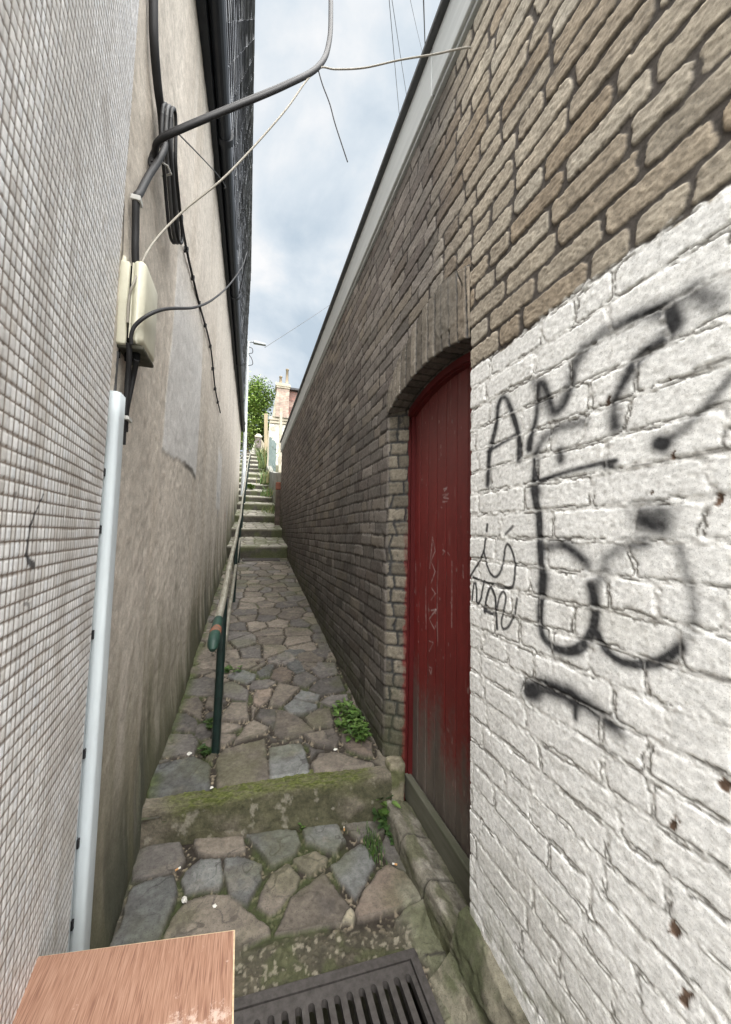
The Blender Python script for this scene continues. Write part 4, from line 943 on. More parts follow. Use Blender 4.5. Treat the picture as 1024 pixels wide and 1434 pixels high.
for z in (.17,.0,-.30,-.62,-.85,-1.05):
    q=np.array([np.interp(z,[p[2] for p in pts[::-1]],[p[k] for p in pts[::-1]]) for k in (0,1)])
    mb=MB();mb.box(q[0]+.0005,q[1]-.0445,z-.012,q[0]+.0055,q[1]-.0365,z+.012);mb.build('clip','black_rubber',tr)
# ------------------------------------------------------------------ cable box
bx=thing('cable_box','cream plastic cable junction box with grimy underside, mounted beside the tiled wall','junction box',(-.43,1.42,.57))
def rbox(name,x0,x1,y0,y1,z0,z1,bev,mat,parent,seg=3):
    mb=MB();mb.box(x0,y0,z0,x1,y1,z1);o=mb.build(name,mat,parent,bevel=bev,seg=seg)
    for p in o.data.polygons: p.use_smooth=True
    return o
def grime(name,z0):
    pass
rbox('back_case',-.445,-.391,1.325,1.51,.592,.868,.006,'cream_plastic',bx)
lidm=rbox('lid',-.383,-.343,1.318,1.50,.602,.880,.020,'cream_plastic',bx,4)
mb=MB();mb.box(-.392,1.335,.607,-.380,1.50,.860);mb.build('seam','iron_dark',bx)
mb=MB();mb.box(-.3815,1.3165,.61,-.3765,1.319,.86);mb.build('rib','cream_plastic',lidm,bevel=.001)
rbox('base_plate',-.440,-.342,1.335,1.48,.585,.600,.006,'box_grime',bx)
mb=MB();mb.tube([(-.415,1.345,.866),(-.415,1.345,.885),(-.413,1.345,.892)],[.009,.009,.005],10);mb.build('lug','cream_plastic',bx)
for i,(x,y) in enumerate(((-.425,1.36),(-.395,1.38),(-.37,1.37))):
    mb=MB();mb.tube([(x,y,.59),(x,y,.56)],.012,12);mb.build('gland','iron_dark',bx)
# ------------------------------------------------------------------ cables
def cable(name,label,pts,r,mat,cat='cable',n=12,parent=None,seg=8):
    mb=MB();mb.tube(smooth_line(pts,seg),r,n);o=mb.build(name,mat,parent)
    if parent is None: tag(o,label,cat)
    return o
CAB_MAIN=[(-.400,1.390,1.029),(-.400,1.370,1.128),(-.400,1.490,1.321),(-.385,1.558,1.461),(-.375,1.608,1.585),(-.385,1.578,1.591)]
CAB_ARCH=[(-.405,1.557,1.416),(-.414,1.572,1.455),(-.400,1.560,1.482),(-.379,1.519,1.494),(-.294,1.489,1.542),(-.107,1.501,1.723),(.090,1.550,1.959),(.235,1.595,2.166),(.298,1.665,2.409),(.321,1.768,2.814),(.346,2.053,3.985),(.39,2.6,5.2)]
cb=thing('overhead_cable','thick black cable bundle arching from the rendered wall up across the alley','cable',(-.40,1.557,1.416))
for k,(a,b,cc) in enumerate(((0,0,0),(.007,.003,.0175))):
    pts=[(p[0]+a*(1 if i>2 else .3)-(.010*k if i>6 else 0),p[1]+b,p[2]+cc*(1 if i<7 else .3)) for i,p in enumerate(CAB_ARCH)]
    cable('strand',None,pts,.0105,'black_rubber',parent=cb)
cable('wall_cable','black twin cable bending down the rendered wall from the coil to the cream box',[(-.398,1.420,.885),(-.400,1.400,.96),(-.400,1.390,1.029),(-.398,1.372,1.120),(-.396,1.40,1.17),(-.396,1.490,1.321),(-.385,1.558,1.451),(-.376,1.608,1.570),(-.388,1.62,1.63)],.012,'black_rubber')
mb=MB();mb.box(-.412,1.358,1.108,-.382,1.392,1.126);tag(mb.build('cable_clip','zip_white',None,bevel=.002),'small white clip round the black cable above the cream box','cable clip')
cable('rising_cable','dark sleeved cable running straight up the rendered wall above the coil',[(-.408,1.40,2.33),(-.400,1.415,2.094),(-.400,1.435,1.953),(-.400,1.474,1.834),(-.400,1.551,1.755),(-.398,1.627,1.706),(-.394,1.660,1.62)],.016,'black_rubber')
lp=thing('cable_coil','hanging coil of spare black cable tied on the rendered wall','cable coil',(-.38,1.75,1.36))
LOOPS=[[(-.385,1.597,1.678),(-.385,1.610,1.734),(-.385,1.655,1.786),(-.385,1.693,1.755),(-.385,1.730,1.611),(-.385,1.854,1.522),(-.385,1.951,1.440),(-.385,1.894,1.376),(-.385,1.807,1.377),(-.385,1.683,1.499),(-.385,1.607,1.580),(-.385,1.597,1.678)]]
for k in range(4):
    pts=[(x+.011*(k%3),y+.020*k-.02+.01*(k==3),z+.018*k-.01) for x,y,z in LOOPS[0]]
    cable('loop',None,pts,.0072,'grey_cable' if k in (1,3) else 'black_rubber',parent=lp)
mb=MB();mb.tube([(-.41,1.60,1.50),(-.365,1.615,1.495),(-.36,1.66,1.505),(-.40,1.69,1.51)],.004,6);mb.build('tie','zip_white',lp)
cl=thing('clipped_cable','long thin black cable clipped diagonally down the rendered wall below the gutter','cable',(-.40,2.9,1.7))
CL=[(-.400,1.70,1.74),(-.400,1.782,1.797),(-.398,1.948,1.712),(-.402,2.331,1.669),(-.400,2.910,1.694),(-.385,3.625,1.719),(-.380,4.223,1.538),(-.374,4.947,1.506)]
cable('run',None,CL,.0075,'black_rubber',parent=cl)
for p in smooth_line(CL,2)[3:-1:1]:
    mb=MB();mb.box(p[0]-.022,p[1]-.008,p[2]-.014,p[0]+.010,p[1]+.008,p[2]+.016);mb.build('clip','black_rubber',cl)
cable('pale_cable','thin pale cable looping from the brick wall across the alley to the cream box',[(.812,1.192,1.980),(.770,1.208,1.986),(.702,1.324,2.083),(.591,1.459,2.184),(.448,1.556,2.208),(.320,1.597,2.198),(.249,1.600,2.179),(.185,1.576,2.059),(.079,1.542,1.811),(-.123,1.504,1.434),(-.278,1.484,1.207),(-.352,1.40,.99),(-.372,1.315,.80),(-.384,1.312,.74),(-.386,1.318,.66)],.0036,'pale_cable')
cable('branch_cable','black cable curving from the seam of the cream box up to the gutter',[(-0.370,1.312,0.588),(-0.370,1.305,0.613),(-0.360,1.300,0.644),(-0.333,1.310,0.686),(-0.315,1.380,0.750),(-0.300,1.500,0.833),(-0.273,1.900,1.085),(-0.246,2.400,1.447),(-0.199,3.000,1.949),(-0.142,3.900,2.762),(-0.123,4.600,3.425),(-.22,5.3,3.34)],.0058,'black_rubber')
cable('hanging_wire','short stiff wire end dangling from the cable bundle against the sky',[(.239,1.595,2.153),(.262,1.603,2.10),(.300,1.612,2.03),(.331,1.620,1.946),(.397,1.630,1.791)],.0028,'black_rubber')
cable('slack_wire','thin black wire slanting from the coil towards the gutter',[(-.330,1.580,1.617),(-.301,1.971,1.930),(-.261,2.460,2.310),(-.235,2.70,2.47),(-.30,3.3,3.0)],.0030,'black_rubber')
dc=thing('drop_cables','pair of black cables dropping from the cream box to a cut end beside the trunking','cable',(-.395,1.40,.30))
cable('strand',None,[(-.384,1.335,.60),(-.383,1.345,.56),(-.392,1.375,.50),(-.398,1.392,.42),(-.404,1.405,.34),(-.405,1.410,.285)],.0085,'black_rubber',parent=dc)
cable('strand',None,[(-.366,1.36,.56),(-.383,1.40,.52),(-.393,1.408,.46),(-.400,1.408,.40),(-.402,1.415,.33)],.0085,'black_rubber',parent=dc)
mb=MB();mb.box(-.414,1.385,.365,-.386,1.428,.378);mb.build('clip','zip_white',dc,bevel=.002)
cable('grey_conduit','thin grey conduit between the cream box and the trunking top',[(-.420,1.345,.57),(-.420,1.340,.497),(-.418,1.332,.40)],.009,'grey_cable')
for i,(lab,a,b) in enumerate([('thin overhead wire, the left of three fine wires high in the sky',(2.514,7.,12.462),(5.741,13.,17.195)),('thin overhead wire crossing beside the left fine wire high in the sky',(2.579,7.,11.629),(5.410,13.,15.886)),('faintest thin overhead wire high above the alley',(2.944,7.,12.513),(6.292,13.,20.209)),('thickest of the overhead wires, ending above the fascia of the brick wall',(2.404,5.,9.224),(5.474,11.,16.204))]):
    a=np.array(a);b=np.array(b);a2=a+(a-b)*.6;b2=b+(b-a)*.35
    cable('overhead_wire',lab,[a2,a,(a+b)/2+np.array([0,0,-.04]),b,b2],(.008,.008,.006,.014)[i],'grey_cable',cat='wire',n=5)
cable('service_wire','thin wire sloping from the street lamp across the far sky',[(.36,12.97,6.42),(2.34,15.5,9.37),(4.291,18.,12.322),(6.25,20.5,15.27)],.008,'grey_cable',cat='wire',n=5)
# ------------------------------------------------------------------ handrail
hr=thing('handrail','worn metal handrail on dark green posts following the ramp and steps','handrail',(-.13,2.36,-1.26))
RX=-.118
def sz(y): return float(groundz(np.array([y]))[0])
def railz(y): return np.interp(y,[1.72,2.4,5,7.5,9.0,12,16,20,23.5],[-.470,-.376,-.006,.36,.90,1.78,2.98,4.05,5.05])
ys=[1.80,2.4,3.4,4.4,5.4,6.4,7.3,8.2,9.2,10.5,12,14,16,18,20,22,23.2]
rp=[(RX+.004*math.sin(y*3)+(0.010*max(0,y-8) if y<16 else .08+.012*(y-16)),y,railz(y)) for y in ys]
mb=MB();mb.tube(smooth_line(rp,4),.0195,12);mb.build('rail','worn_metal',hr)
mb=MB();mb.tube([(RX+.001,1.985,railz(1.985)),(RX,1.90,railz(1.90)),(RX,1.80,railz(1.80)),(RX,1.735,railz(1.735)-.003),(RX,1.705,railz(1.71)-.012),(RX,1.69,railz(1.70)-.025)],[.0215,.0235,.0250,.0250,.022,.011],14);pe_=mb.build('painted_end','green_flaked',hr)
mb=MB();mb.tube([(RX+.001,1.86,railz(1.86)),(RX,1.83,railz(1.83)),(RX,1.80,railz(1.80))],[.0243,.0250,.0252],14);mb.build('bare_patch','rust_patch',pe_)
mp_=[(RX+.004,y,rampz(y)+.47) for y in (2.36,3.5,5.,6.2,7.2)]
mb=MB();mb.tube(smooth_line([tuple(map(float,p)) for p in mp_],3),.017,10);mb.build('lower_rail','worn_metal',hr)
for y in (2.35,5.0,7.25,9.0,11.7,14.3,16.9,19.5,22.):
    xr_=float(np.interp(y,[p[1] for p in rp],[p[0] for p in rp]))
    mb=MB();mb.tube([(xr_-.010,y,sz(y)-.06),(xr_-.003,y,(sz(y)+railz(y))/2),(xr_,y,railz(y)-.01)],.0235 if y<6 else .022,12);po=mb.build('post','green_paint',hr)
# ------------------------------------------------------------------ lamp post
lpz=.95
lmp=thing('street_lamp','tall pale street lamp at the far corner of the slate-hung building','street lamp',(-.185,12.98,lpz))
mb=MB();mb.tube([(-.165,12.98,lpz-.2),(-.168,12.98,1.9)],.075,14);mb.build('base','pole_white',lmp)
mb=MB();mb.tube([(-.168,12.98,1.85),(-.18,12.98,4.2),(-.190,12.98,6.55)],[.068,.055,.045],14);mb.build('pole','pole_white',lmp)
mb=MB();mb.tube([(-.190,12.98,6.50),(-.10,12.98,6.545),(.02,12.98,6.545)],.022,8);mb.build('arm','lamp_grey',lmp)
mb=MB();mb.hexa([(-.02,12.90,6.50),(.40,12.91,6.49),(.40,13.03,6.49),(-.02,13.05,6.50),(-.02,12.92,6.60),(.38,12.93,6.56),(.38,13.02,6.56),(-.02,13.03,6.60)]);mb.build('lantern','lamp_grey',lmp,bevel=.02)
mb=MB();mb.tube(smooth_line([(-.19,12.95,6.35),(-.05,12.95,6.30),(-.04,12.95,6.15),(-.16,12.95,6.10),(-.06,12.95,5.95),(-.02,12.95,5.75),(-.18,12.95,5.68)],4),.012,6);mb.build('bracket','black_rubber',lmp)
# ------------------------------------------------------------------ litter
def L3(x,y,up=.006): 
    z=landz(x,y) if y<1.98 else float(rampz(y)); return x,y,z+up
def scrap(name,lab,cat,x,y,s,mat,seed,flat=.35,grp=None):
    r=random.Random(seed);bm=bmesh.new();bmesh.ops.create_icosphere(bm,subdivisions=2,radius=1)
    for v in bm.verts: v.co=Vector((v.co.x*s*r.uniform(.6,1.3),v.co.y*s*r.uniform(.5,1.),v.co.z*s*flat*r.uniform(.6,1.3)))
    me=bpy.data.meshes.new(name);bm.to_mesh(me);bm.free();o=link(name,me,mat);o.location=L3(x,y,s*flat*.4+.004);o.rotation_euler=(0,0,r.uniform(0,6));tag(o,lab,cat,grp);return o
scrap('paper_scrap','crumpled white paper scrap by the slab left of the handrail post','litter',-.263,2.359,.016,'litter_white',1)
scrap('paper_scrap','white scrap lying on paving beside the weeds along the brick wall','litter',.664,2.36,.012,'litter_white',2)
scrap('paper_scrap','pale round scrap between reddish slabs before the mossy step','litter',.544,2.195,.012,'litter_white',3)
scrap('pebble','cream pebble in a joint left of the big brown slab','pebble',-.181,1.690,.013,'litter_white',4,.7)
scrap('pebble','pale pebble on the big brown slab beside the cabinet','pebble',-.066,1.640,.009,'litter_white',5,.6)
def butt(lab,x,y,a):
    b=thing('cigarette_butt',lab,'litter',L3(x,y,.012));d=np.array([math.cos(a),math.sin(a),0])*.011
    p=np.array(L3(x,y,.012))
    mb=MB();mb.tube([p-d,p+d*.1],.0038,8);mb.build('filter','butt_orange',b)
    mb=MB();mb.tube([p+d*.12,p+d],.0036,8);mb.build('paper','litter_white',b)
butt('cigarette butt in the joint left of the slate slab on the landing',-.228,1.837,.5)
butt('cigarette butt standing by the green stone below the mossy step',.528,1.904,1.4)
butt('cigarette butt in the gap beside the reddish triangular slab near the sill',.703,1.654,2.6)
scrap('paper_scrap','tiny white chip on the mossy top of the concrete step','litter',-.12,2.06,.010,'litter_white',9)
# ------------------------------------------------------------------ plants
def leafmesh(name,leaves,mat='leaf',parent=None,stems=None):
    """leaves: (pos, dir, normal, length, width, colour) -> one mesh of folded leaf blades"""
    v=[];f=[];c=[]
    for p,d,n,l,w,col in leaves:
        p=np.array(p);d=np.array(d,float);d/=np.linalg.norm(d)+1e-9;n=np.array(n,float);s=np.cross(d,n);s/=np.linalg.norm(s)+1e-9;n=np.cross(s,d)
        b=len(v);dr=-n*l*.12
        v+=[p,p+d*l*.33+s*w*.5+n*w*.12,p+d*l*.33-s*w*.5+n*w*.12,p+d*l*.4-n*w*.05,p+d*l*.75+s*w*.34+n*w*.05+dr*.4,p+d*l*.75-s*w*.34+n*w*.05+dr*.4,p+d*l+dr]
        f+=[(b,b+1,b+3),(b,b+3,b+2),(b+1,b+4,b+3),(b+3,b+5,b+2),(b+4,b+6,b+3),(b+3,b+6,b+5)]
        for k in range(7): c.append(np.array(col)*(.85 if k in(0,3) else 1.))
    if stems is not None:
        b=len(v);v+=stems.v;f+=[tuple(i+b for i in q) for q in stems.f];c+=[np.array((.075,.11,.03))]*len(stems.v)
    me=bpy.data.meshes.new(name);me.from_pydata([tuple(map(float,q)) for q in v],[],f)
    at=me.attributes.new('Col','FLOAT_COLOR','POINT');at.data.foreach_set('color',np.array([(*q,1) for q in c],np.float32).ravel())
    return link(name,me,mat,parent)
def weed(name,lab,cat,x,y,z,n,rad,hgt,ll,lw,seed,cols,grp=None,sx=1.,sy=1.):
    r=random.Random(seed);t=thing(name,lab,cat,(x,y,z),grp);L=[];mb=MB()
    for i in range(n):
        a=r.uniform(0,6.283);q=rad*math.sqrt(r.random());bx_,by_=x+q*math.cos(a)*sx,y+q*math.sin(a)*sy
        hh=hgt*r.uniform(.35,1)*(1-.55*(q/rad)**2);lx,ly=r.uniform(-.4,.4)*hh,r.uniform(-.4,.4)*hh
        tip=(bx_+lx,by_+ly,z+hh);mb.tube([(bx_,by_,z-.02),(bx_+lx*.4,by_+ly*.4,z+hh*.55),tip],[.0018,.0014,.0008],4,caps=False)
        for k in range(r.randint(3,6)):
            t_=r.uniform(.35,1);p=(bx_+lx*t_,by_+ly*t_,z+hh*t_);aa=r.uniform(0,6.283);e=r.uniform(-.25,.65)
            col=np.array(cols[r.randrange(len(cols))])*r.uniform(.6,1.35)
            L.append((p,(math.cos(aa),math.sin(aa),e),(r.uniform(-.3,.3),r.uniform(-.3,.3),1),ll*r.uniform(.55,1.2),lw*r.uniform(.7,1.2),col))
    leafmesh('leaves',L,parent=t,stems=mb);return t
plain('weed_stem',(.09,.13,.035),(.06,.09,.03),.7)
GR=[(.070,.135,.026),(.055,.11,.022),(.10,.165,.04)]
DG=[(.035,.075,.022),(.045,.09,.025),(.06,.11,.03)]
weed('weed_clump','bright green leafy weeds growing at the foot of the sooty brick wall','weed',.705,2.44,-1.26,95,.16,.11,.046,.026,11,GR,sx=.50,sy=1.7)
weed('weed_plant','broad-leaved weed growing where the mossy step meets the kerb stone','weed',.752,1.925,-1.52,12,.035,.15,.05,.034,12,GR+DG)
weed('weed_plant','low trailing weed in the corner below the upright kerb stone','weed',.752,1.845,-1.525,16,.05,.07,.04,.03,13,DG,sx=.5,sy=1.3)
weed('weed_sprig','tiny green sprig in the joint under the middle of the mossy step','weed',.305,1.968,-1.50,7,.022,.045,.024,.018,14,GR)
weed('weed_sprig','small weed growing at the base of the handrail post','weed',-.185,2.36,-1.268,9,.035,.05,.03,.022,15,DG)
weed('weed_sprig','low weeds between the slabs left of the handrail post','weed',-.165,2.62,-1.235,16,.07,.05,.032,.02,16,GR+DG,sx=.6)
weed('weed_sprig','small weed sprouting under the handrail end','weed',-.05,3.25,-1.13,14,.08,.05,.034,.018,17,GR+DG)
def grass(name,lab,x,y,z,n,rx,ry,h,seed,cols):
    r=random.Random(seed);v=[];f=[];c=[]
    for i in range(n):
        bx_=x+r.gauss(0,rx*.5);by_=y+r.gauss(0,ry*.5);a=r.uniform(0,6.283);hh=h*r.uniform(.4,1.1);w=h*.020+.0008;le=hh*r.uniform(.1,.7);dx,dy=math.cos(a)*le,math.sin(a)*le
        b=len(v);v+=[(bx_-w,by_,z-.01),(bx_+w,by_,z-.01),(bx_+dx*.35+w*.8,by_+dy*.35,z+hh*.6),(bx_+dx*.35-w*.8,by_+dy*.35,z+hh*.6),(bx_+dx,by_+dy,z+hh)]
        f+=[(b,b+1,b+2,b+3),(b+3,b+2,b+4)];q=np.array(cols[r.randrange(len(cols))])*r.uniform(.6,1.3);c+=[q]*5
    me=bpy.data.meshes.new(name);me.from_pydata(v,[],f);at=me.attributes.new('Col','FLOAT_COLOR','POINT');at.data.foreach_set('color',np.array([(*q,1) for q in c],np.float32).ravel())
    return tag(link(name,me,'leaf'),lab,'grass',kind='stuff')
grass('grass_tuft','tuft of thin grass between the slate slab and the reddish slab on the landing',.640,1.785,-1.515,110,.05,.10,.045,21,GR+DG)
STR=[(.17,.165,.06),(.10,.125,.04),(.22,.19,.09)]
for (x,y,n,h,lab) in [(.62,10.9,90,.25,'grass tuft on the third step beside the low end wall'),(.66,13.2,110,.35,'straggly grass along the right edge of the steps beyond the brick wall'),(.70,16.0,170,.65,'tall straw-coloured grass right of the upper steps'),(.78,19.5,240,1.15,'tallest straw-coloured grass growing below the timber post'),(.74,22.4,150,.8,'grass clump near the top of the steps')]:
    grass('grass_tuft',lab,x,y,sz(y),n,.22,.9,h,int(y*10),STR+GR)
weed('weed_clump','bright yellow-green weed beside the street lamp on the left of the steps','weed',.02,14.8,sz(14.8),30,.16,.34,.12,.08,31,[(.16,.24,.04),(.12,.2,.04)])
# ------------------------------------------------------------------ far end: walls, house, fence, tree
S=Sheet();yw=np.arange(9.75,24.,.06);v=np.linspace(0,1,24);Y=np.repeat(yw[:,None],24,1);zb=groundz(yw)-.2;zt_=np.interp(yw,[9.75,11,12.6,16,24],[1.55,1.75,2.0,2.6,4.9]);Z=zb[:,None]+(zt_-zb)[:,None]*v[None,:]
n=fbm(Y*2,Z*4,301);n2=fbm(Y*9,Z*9,302);c=np.ones(Y.shape+(3,))*np.array([.26,.25,.225])*(.55+.8*n)[...,None]*(.8+.4*n2)[...,None];c=mixc(c,[.09,.10,.05],ss(.9,.1,Z-groundz(Y)+(n-.5))*.6)
gw=thing('garden_wall','low grey rendered wall beside the steps beyond the brick building','wall',(.84,15,1.3))
S.add(np.stack([.80+.03*(n2-.5)+.0*Y,Y,Z],-1),c);
Xt=np.stack([np.full_like(yw,.80),np.full_like(yw,1.0)],1);S.add(np.stack([Xt,np.stack([yw,yw],1),np.stack([zt_,zt_],1)],-1),np.array([.2,.2,.18]),flip=True)
S.build('face','concrete',gw)
mb=MB();mb.box(.80,9.73,-.3,1.0,9.78,1.6);mb.build('end','far_stone',gw)
pt=thing('brick_pier','short dark brick pier with a reddish cap at the end of the brick wall','pier',(.77,9.85,.2))
def bcol(a,b,s):
    def f(p):
        k=_h(np.floor((p[:,0]+p[:,1])*5+np.floor(p[:,2]/.08)*.5),np.floor(p[:,2]/.08),s);return np.array(a)*(1-k)[:,None]+np.array(b)*k[:,None]
    return f
blob_box('pier_body',.685,.845,9.78,9.95,.0,1.12,'farbrick',3,.01,bcol((.06,.05,.045),(.11,.085,.07),4),.015,pt)
blob_box('cap',.68,.85,9.775,9.96,1.12,1.32,'farbrick',3,.008,bcol((.19,.075,.05),(.25,.11,.08),4),.02,pt)
# house across the top
hs=thing('brick_house','old brick house with chimney stack beyond the top of the steps','house',(2.8,30,5.))
def brickgrid(name,x0,x1,z0,z1,y,cols,parent,seed,ch=.16,bw=.36,mat='farbrick',zt2=None):
    S=Sheet();xs=np.arange(x0,x1+.03,.04);nz=max(8,int((z1-z0)/.04));v=np.linspace(0,1,nz);X=np.repeat(xs[:,None],nz,1);tz=np.full(xs.shape,z1) if zt2 is None else np.interp(xs,[x0,x1],[z1,zt2]);Z=z0+(tz-z0)[:,None]*v[None,:]
    k=np.floor(Z/ch);u=X/bw+.5*(k%2);m=np.floor(u);q=_h(m,k,seed);b=ss(.02,.07,np.minimum(u-m,1-(u-m)))*ss(.06,.16,np.minimum(Z/ch-k,1-(Z/ch-k)))
    c=np.array(cols[0])*(1-q)[...,None]+np.array(cols[1])*q[...,None];c=c*(.65+.7*fbm(X*3,Z*3,seed))[...,None];c=mixc(np.ones(c.shape)*np.array(cols[2]),c,b)
    c=mixc(c,np.array(cols[3]),ss(.55,.7,fbm(X*1.7,Z*1.7,seed+1))*.6)
    S.add(np.stack([X,y-b*.012,Z],-1),c);return S.build(name,mat,parent)
WW=[(.62,.60,.54),(.42,.40,.35),(.45,.42,.36),(.30,.26,.20)]
RD=[(.27,.13,.105),(.19,.105,.09),(.17,.14,.125),(.36,.28,.24)]
ST=[(.40,.33,.23),(.24,.19,.14),(.16,.13,.10),(.50,.46,.38)]
brickgrid('lower_wall',1.40,6.5,4.6,8.95,29.9,WW,hs,5,.30,.6)
brickgrid('gable_wall',2.55,6.5,8.95,11.75,30.2,RD,hs,7,.14,.34,zt2=11.2)
mb=MB();mb.box(2.5,29.95,11.7,6.6,33,11.86);mb.build('eaves','roof_plain',hs)
mb=MB();mb.box(1.35,29.72,8.95,6.6,30.1,9.22);mb.box(1.42,29.80,8.72,6.6,30.0,8.93);mb.build('coping','far_stone',hs,bevel=.02)
mb=MB();mb.box(1.45,29.93,4.6,6.4,33,8.93);mb.box(2.6,30.23,8.9,6.4,33,11.2);mb.build('core','far_stone',hs)
mb=MB();mb.box(3.15,29.84,7.35,3.36,29.97,7.62);mb.build('window','iron_dark',hs)
ck=brickgrid('chimney',1.85,2.85,9.2,11.55,29.6,RD if 0 else [(.36,.27,.22),(.26,.19,.16),(.25,.22,.19),(.46,.42,.35)],hs,9,.14,.34)
mb=MB();mb.box(1.87,29.62,9.2,2.83,30.6,11.54);mb.hexa([(1.60,29.7,9.2),(1.86,29.64,9.2),(1.86,30.4,9.2),(1.6,30.4,9.2),(1.80,29.7,11.0),(1.86,29.64,11.0),(1.86,30.4,11.0),(1.80,30.4,11.0)]);mb.build('stack','far_stone',ck)
mb=MB();mb.box(1.80,29.52,11.55,2.9,30.6,11.68);mb.box(1.76,29.48,11.68,2.94,30.64,11.86);mb.box(1.84,29.56,11.86,2.86,30.55,11.98);mb.build('crown','far_stone',ck,bevel=.02)
for x,t in ((2.16,12.62),(2.66,13.30)):
    mb=MB();mb.tube([(x,29.9,11.95),(x,29.9,t-.08),(x,29.9,t-.08),(x,29.9,t)],[.12,.10,.13,.13],12);mb.build('chimney_pot','pot_clay',ck)
# timber posts and gate
def post(lab,x,y,z0,z1,w,mat,lean=0.):
    o=MB();o.hexa([(x-w,y-w,z0),(x+w,y-w,z0),(x+w,y+w,z0),(x-w,y+w,z0),(x-w+lean,y-w,z1),(x+w+lean,y-w,z1),(x+w+lean,y+w,z1),(x-w+lean,y+w,z1)])
    return tag(o.build('timber_post',mat,None,bevel=.02),lab,'post')
post('yellowish timber post at the top right of the steps',.99,24.,4.4,7.55,.11,'timber_post',-.10)
post('slim grey timber post in front of the whitewashed house wall',1.55,20.,3.2,6.68,.075,'far_stone',-.03)
gt=thing('garden_gate','faded green boarded gate at the right of the steps','gate',(1.05,18,3.0))
for i in range(5):
    mb=MB();x=.86+i*.085;mb.hexa([(x,18+.25*i,2.9),(x+.075,18+.25*i,2.9),(x+.075,18.04+.25*i,2.9),(x,18.04+.25*i,2.9),(x,18+.25*i,4.55+.05*(i%2)),(x+.075,18+.25*i,4.6),(x+.075,18.04+.25*i,4.6),(x,18.04+.25*i,4.55+.05*(i%2))]);mb.build('board','green_gate',gt)
for z in (3.3,4.2):
    mb=MB();mb.hexa([(.86,18.05,z),(1.27,19.05,z),(1.27,19.09,z),(.86,18.09,z),(.86,18.05,z+.09),(1.27,19.05,z+.09),(1.27,19.09,z+.09),(.86,18.09,z+.09)]);mb.build('rail','green_gate',gt)
mb=MB();mb.box(.80,17.93,2.8,.86,18.0,4.85);mb.build('gate_post','far_stone',gt)
# pier with sloping white wall at the top of the steps
tp=thing('garden_pier','dark stone-capped pier with a sloping pale wall at the top of the steps','pier',(.5,28,5.2))
brickgrid('pier_body',.34,.78,4.9,7.0,27.98,[(.20,.17,.16),(.13,.11,.105),(.1,.09,.08),(.3,.27,.24)],tp,13,.14,.3)
mb=MB();mb.box(.35,28.0,4.9,.77,28.5,6.99);mb.build('core','far_stone',tp)
mb=MB();mb.box(.29,27.93,7.0,.83,28.5,7.1);mb.hexa([(.31,27.95,7.1),(.81,27.95,7.1),(.81,28.45,7.1),(.31,28.45,7.1),(.46,28.1,7.3),(.66,28.1,7.3),(.66,28.3,7.3),(.46,28.3,7.3)]);mb.build('cap','far_stone',tp,bevel=.01)
mb=MB();mb.hexa([(-.10,28.05,4.8),(.34,28.05,4.8),(.34,28.3,4.8),(-.10,28.3,4.8),(.02,28.05,5.7),(.34,28.05,6.75),(.34,28.3,6.75),(.02,28.3,5.7)]);mb.build('wing','whitewash',tp)
mb=MB();mb.hexa([(.78,28.05,4.8),(1.05,28.05,4.8),(1.05,28.3,4.8),(.78,28.3,4.8),(.78,28.05,6.9),(1.0,28.05,6.6),(1.0,28.3,6.6),(.78,28.3,6.9)]);mb.build('wing','far_stone',tp)
# tree
def tree(lab,x,y,z,h,rx,seed,n,ls,cols):
    r=random.Random(seed);t=thing('tree',lab,'tree',(x,y,z));mb=MB();tips=[]
    mb.tube([(x,y,z-.3),(x+.1,y,z+h*.25),(x-.05,y,z+h*.5),(x+.05,y,z+h*.8)],[.22,.17,.12,.04],8)
    for i in range(26):
        a=r.uniform(0,6.283);t0=r.uniform(.22,.85);q=rx*r.uniform(.45,1.0)*(1.05-.55*abs(t0-.5)*1.6);e=(x+q*math.cos(a),y+q*math.sin(a)*.8,z+h*(t0+r.uniform(.06,.2)))
        m=(x+q*.45*math.cos(a),y+q*.45*math.sin(a)*.8,z+h*(t0+.05));mb.tube([(x,y,z+h*t0*.9),m,e],[.06,.035,.01],5);tips+=[e,m,tuple((np.array(e)+np.array(m))/2)]
    tips.append((x,y,z+h))
    mb.build('trunk','bark',t)
    L=[]
    for i in range(n):
        c=tips[r.randrange(len(tips))];p=[c[k]+r.gauss(0,.36) for k in range(3)];a=r.uniform(0,6.283)
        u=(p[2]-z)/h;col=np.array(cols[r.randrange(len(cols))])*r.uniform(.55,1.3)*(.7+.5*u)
        L.append((p,(math.cos(a),math.sin(a),r.uniform(-.7,.4)),(r.uniform(-.6,.6),r.uniform(-.6,.6),1),ls*r.uniform(.6,1.3),ls*.6*r.uniform(.7,1.2),col))
    leafmesh('crown',L,parent=t)
TC=[(.24,.34,.08),(.17,.26,.065),(.32,.41,.12),(.12,.19,.05)]
tree('leafy green tree rising behind the top of the steps',.35,34.,4.8,8.6,2.3,41,9000,.24,TC)
tree('lower leafy tree half hidden behind the street lamp',-1.3,31.5,4.8,5.6,1.6,42,3500,.24,TC)
tree('small bright yellow-green sapling left of the sloping pale wall',-.25,26.6,4.9,2.2,.45,43,420,.16,[(.16,.21,.04),(.11,.17,.035)])
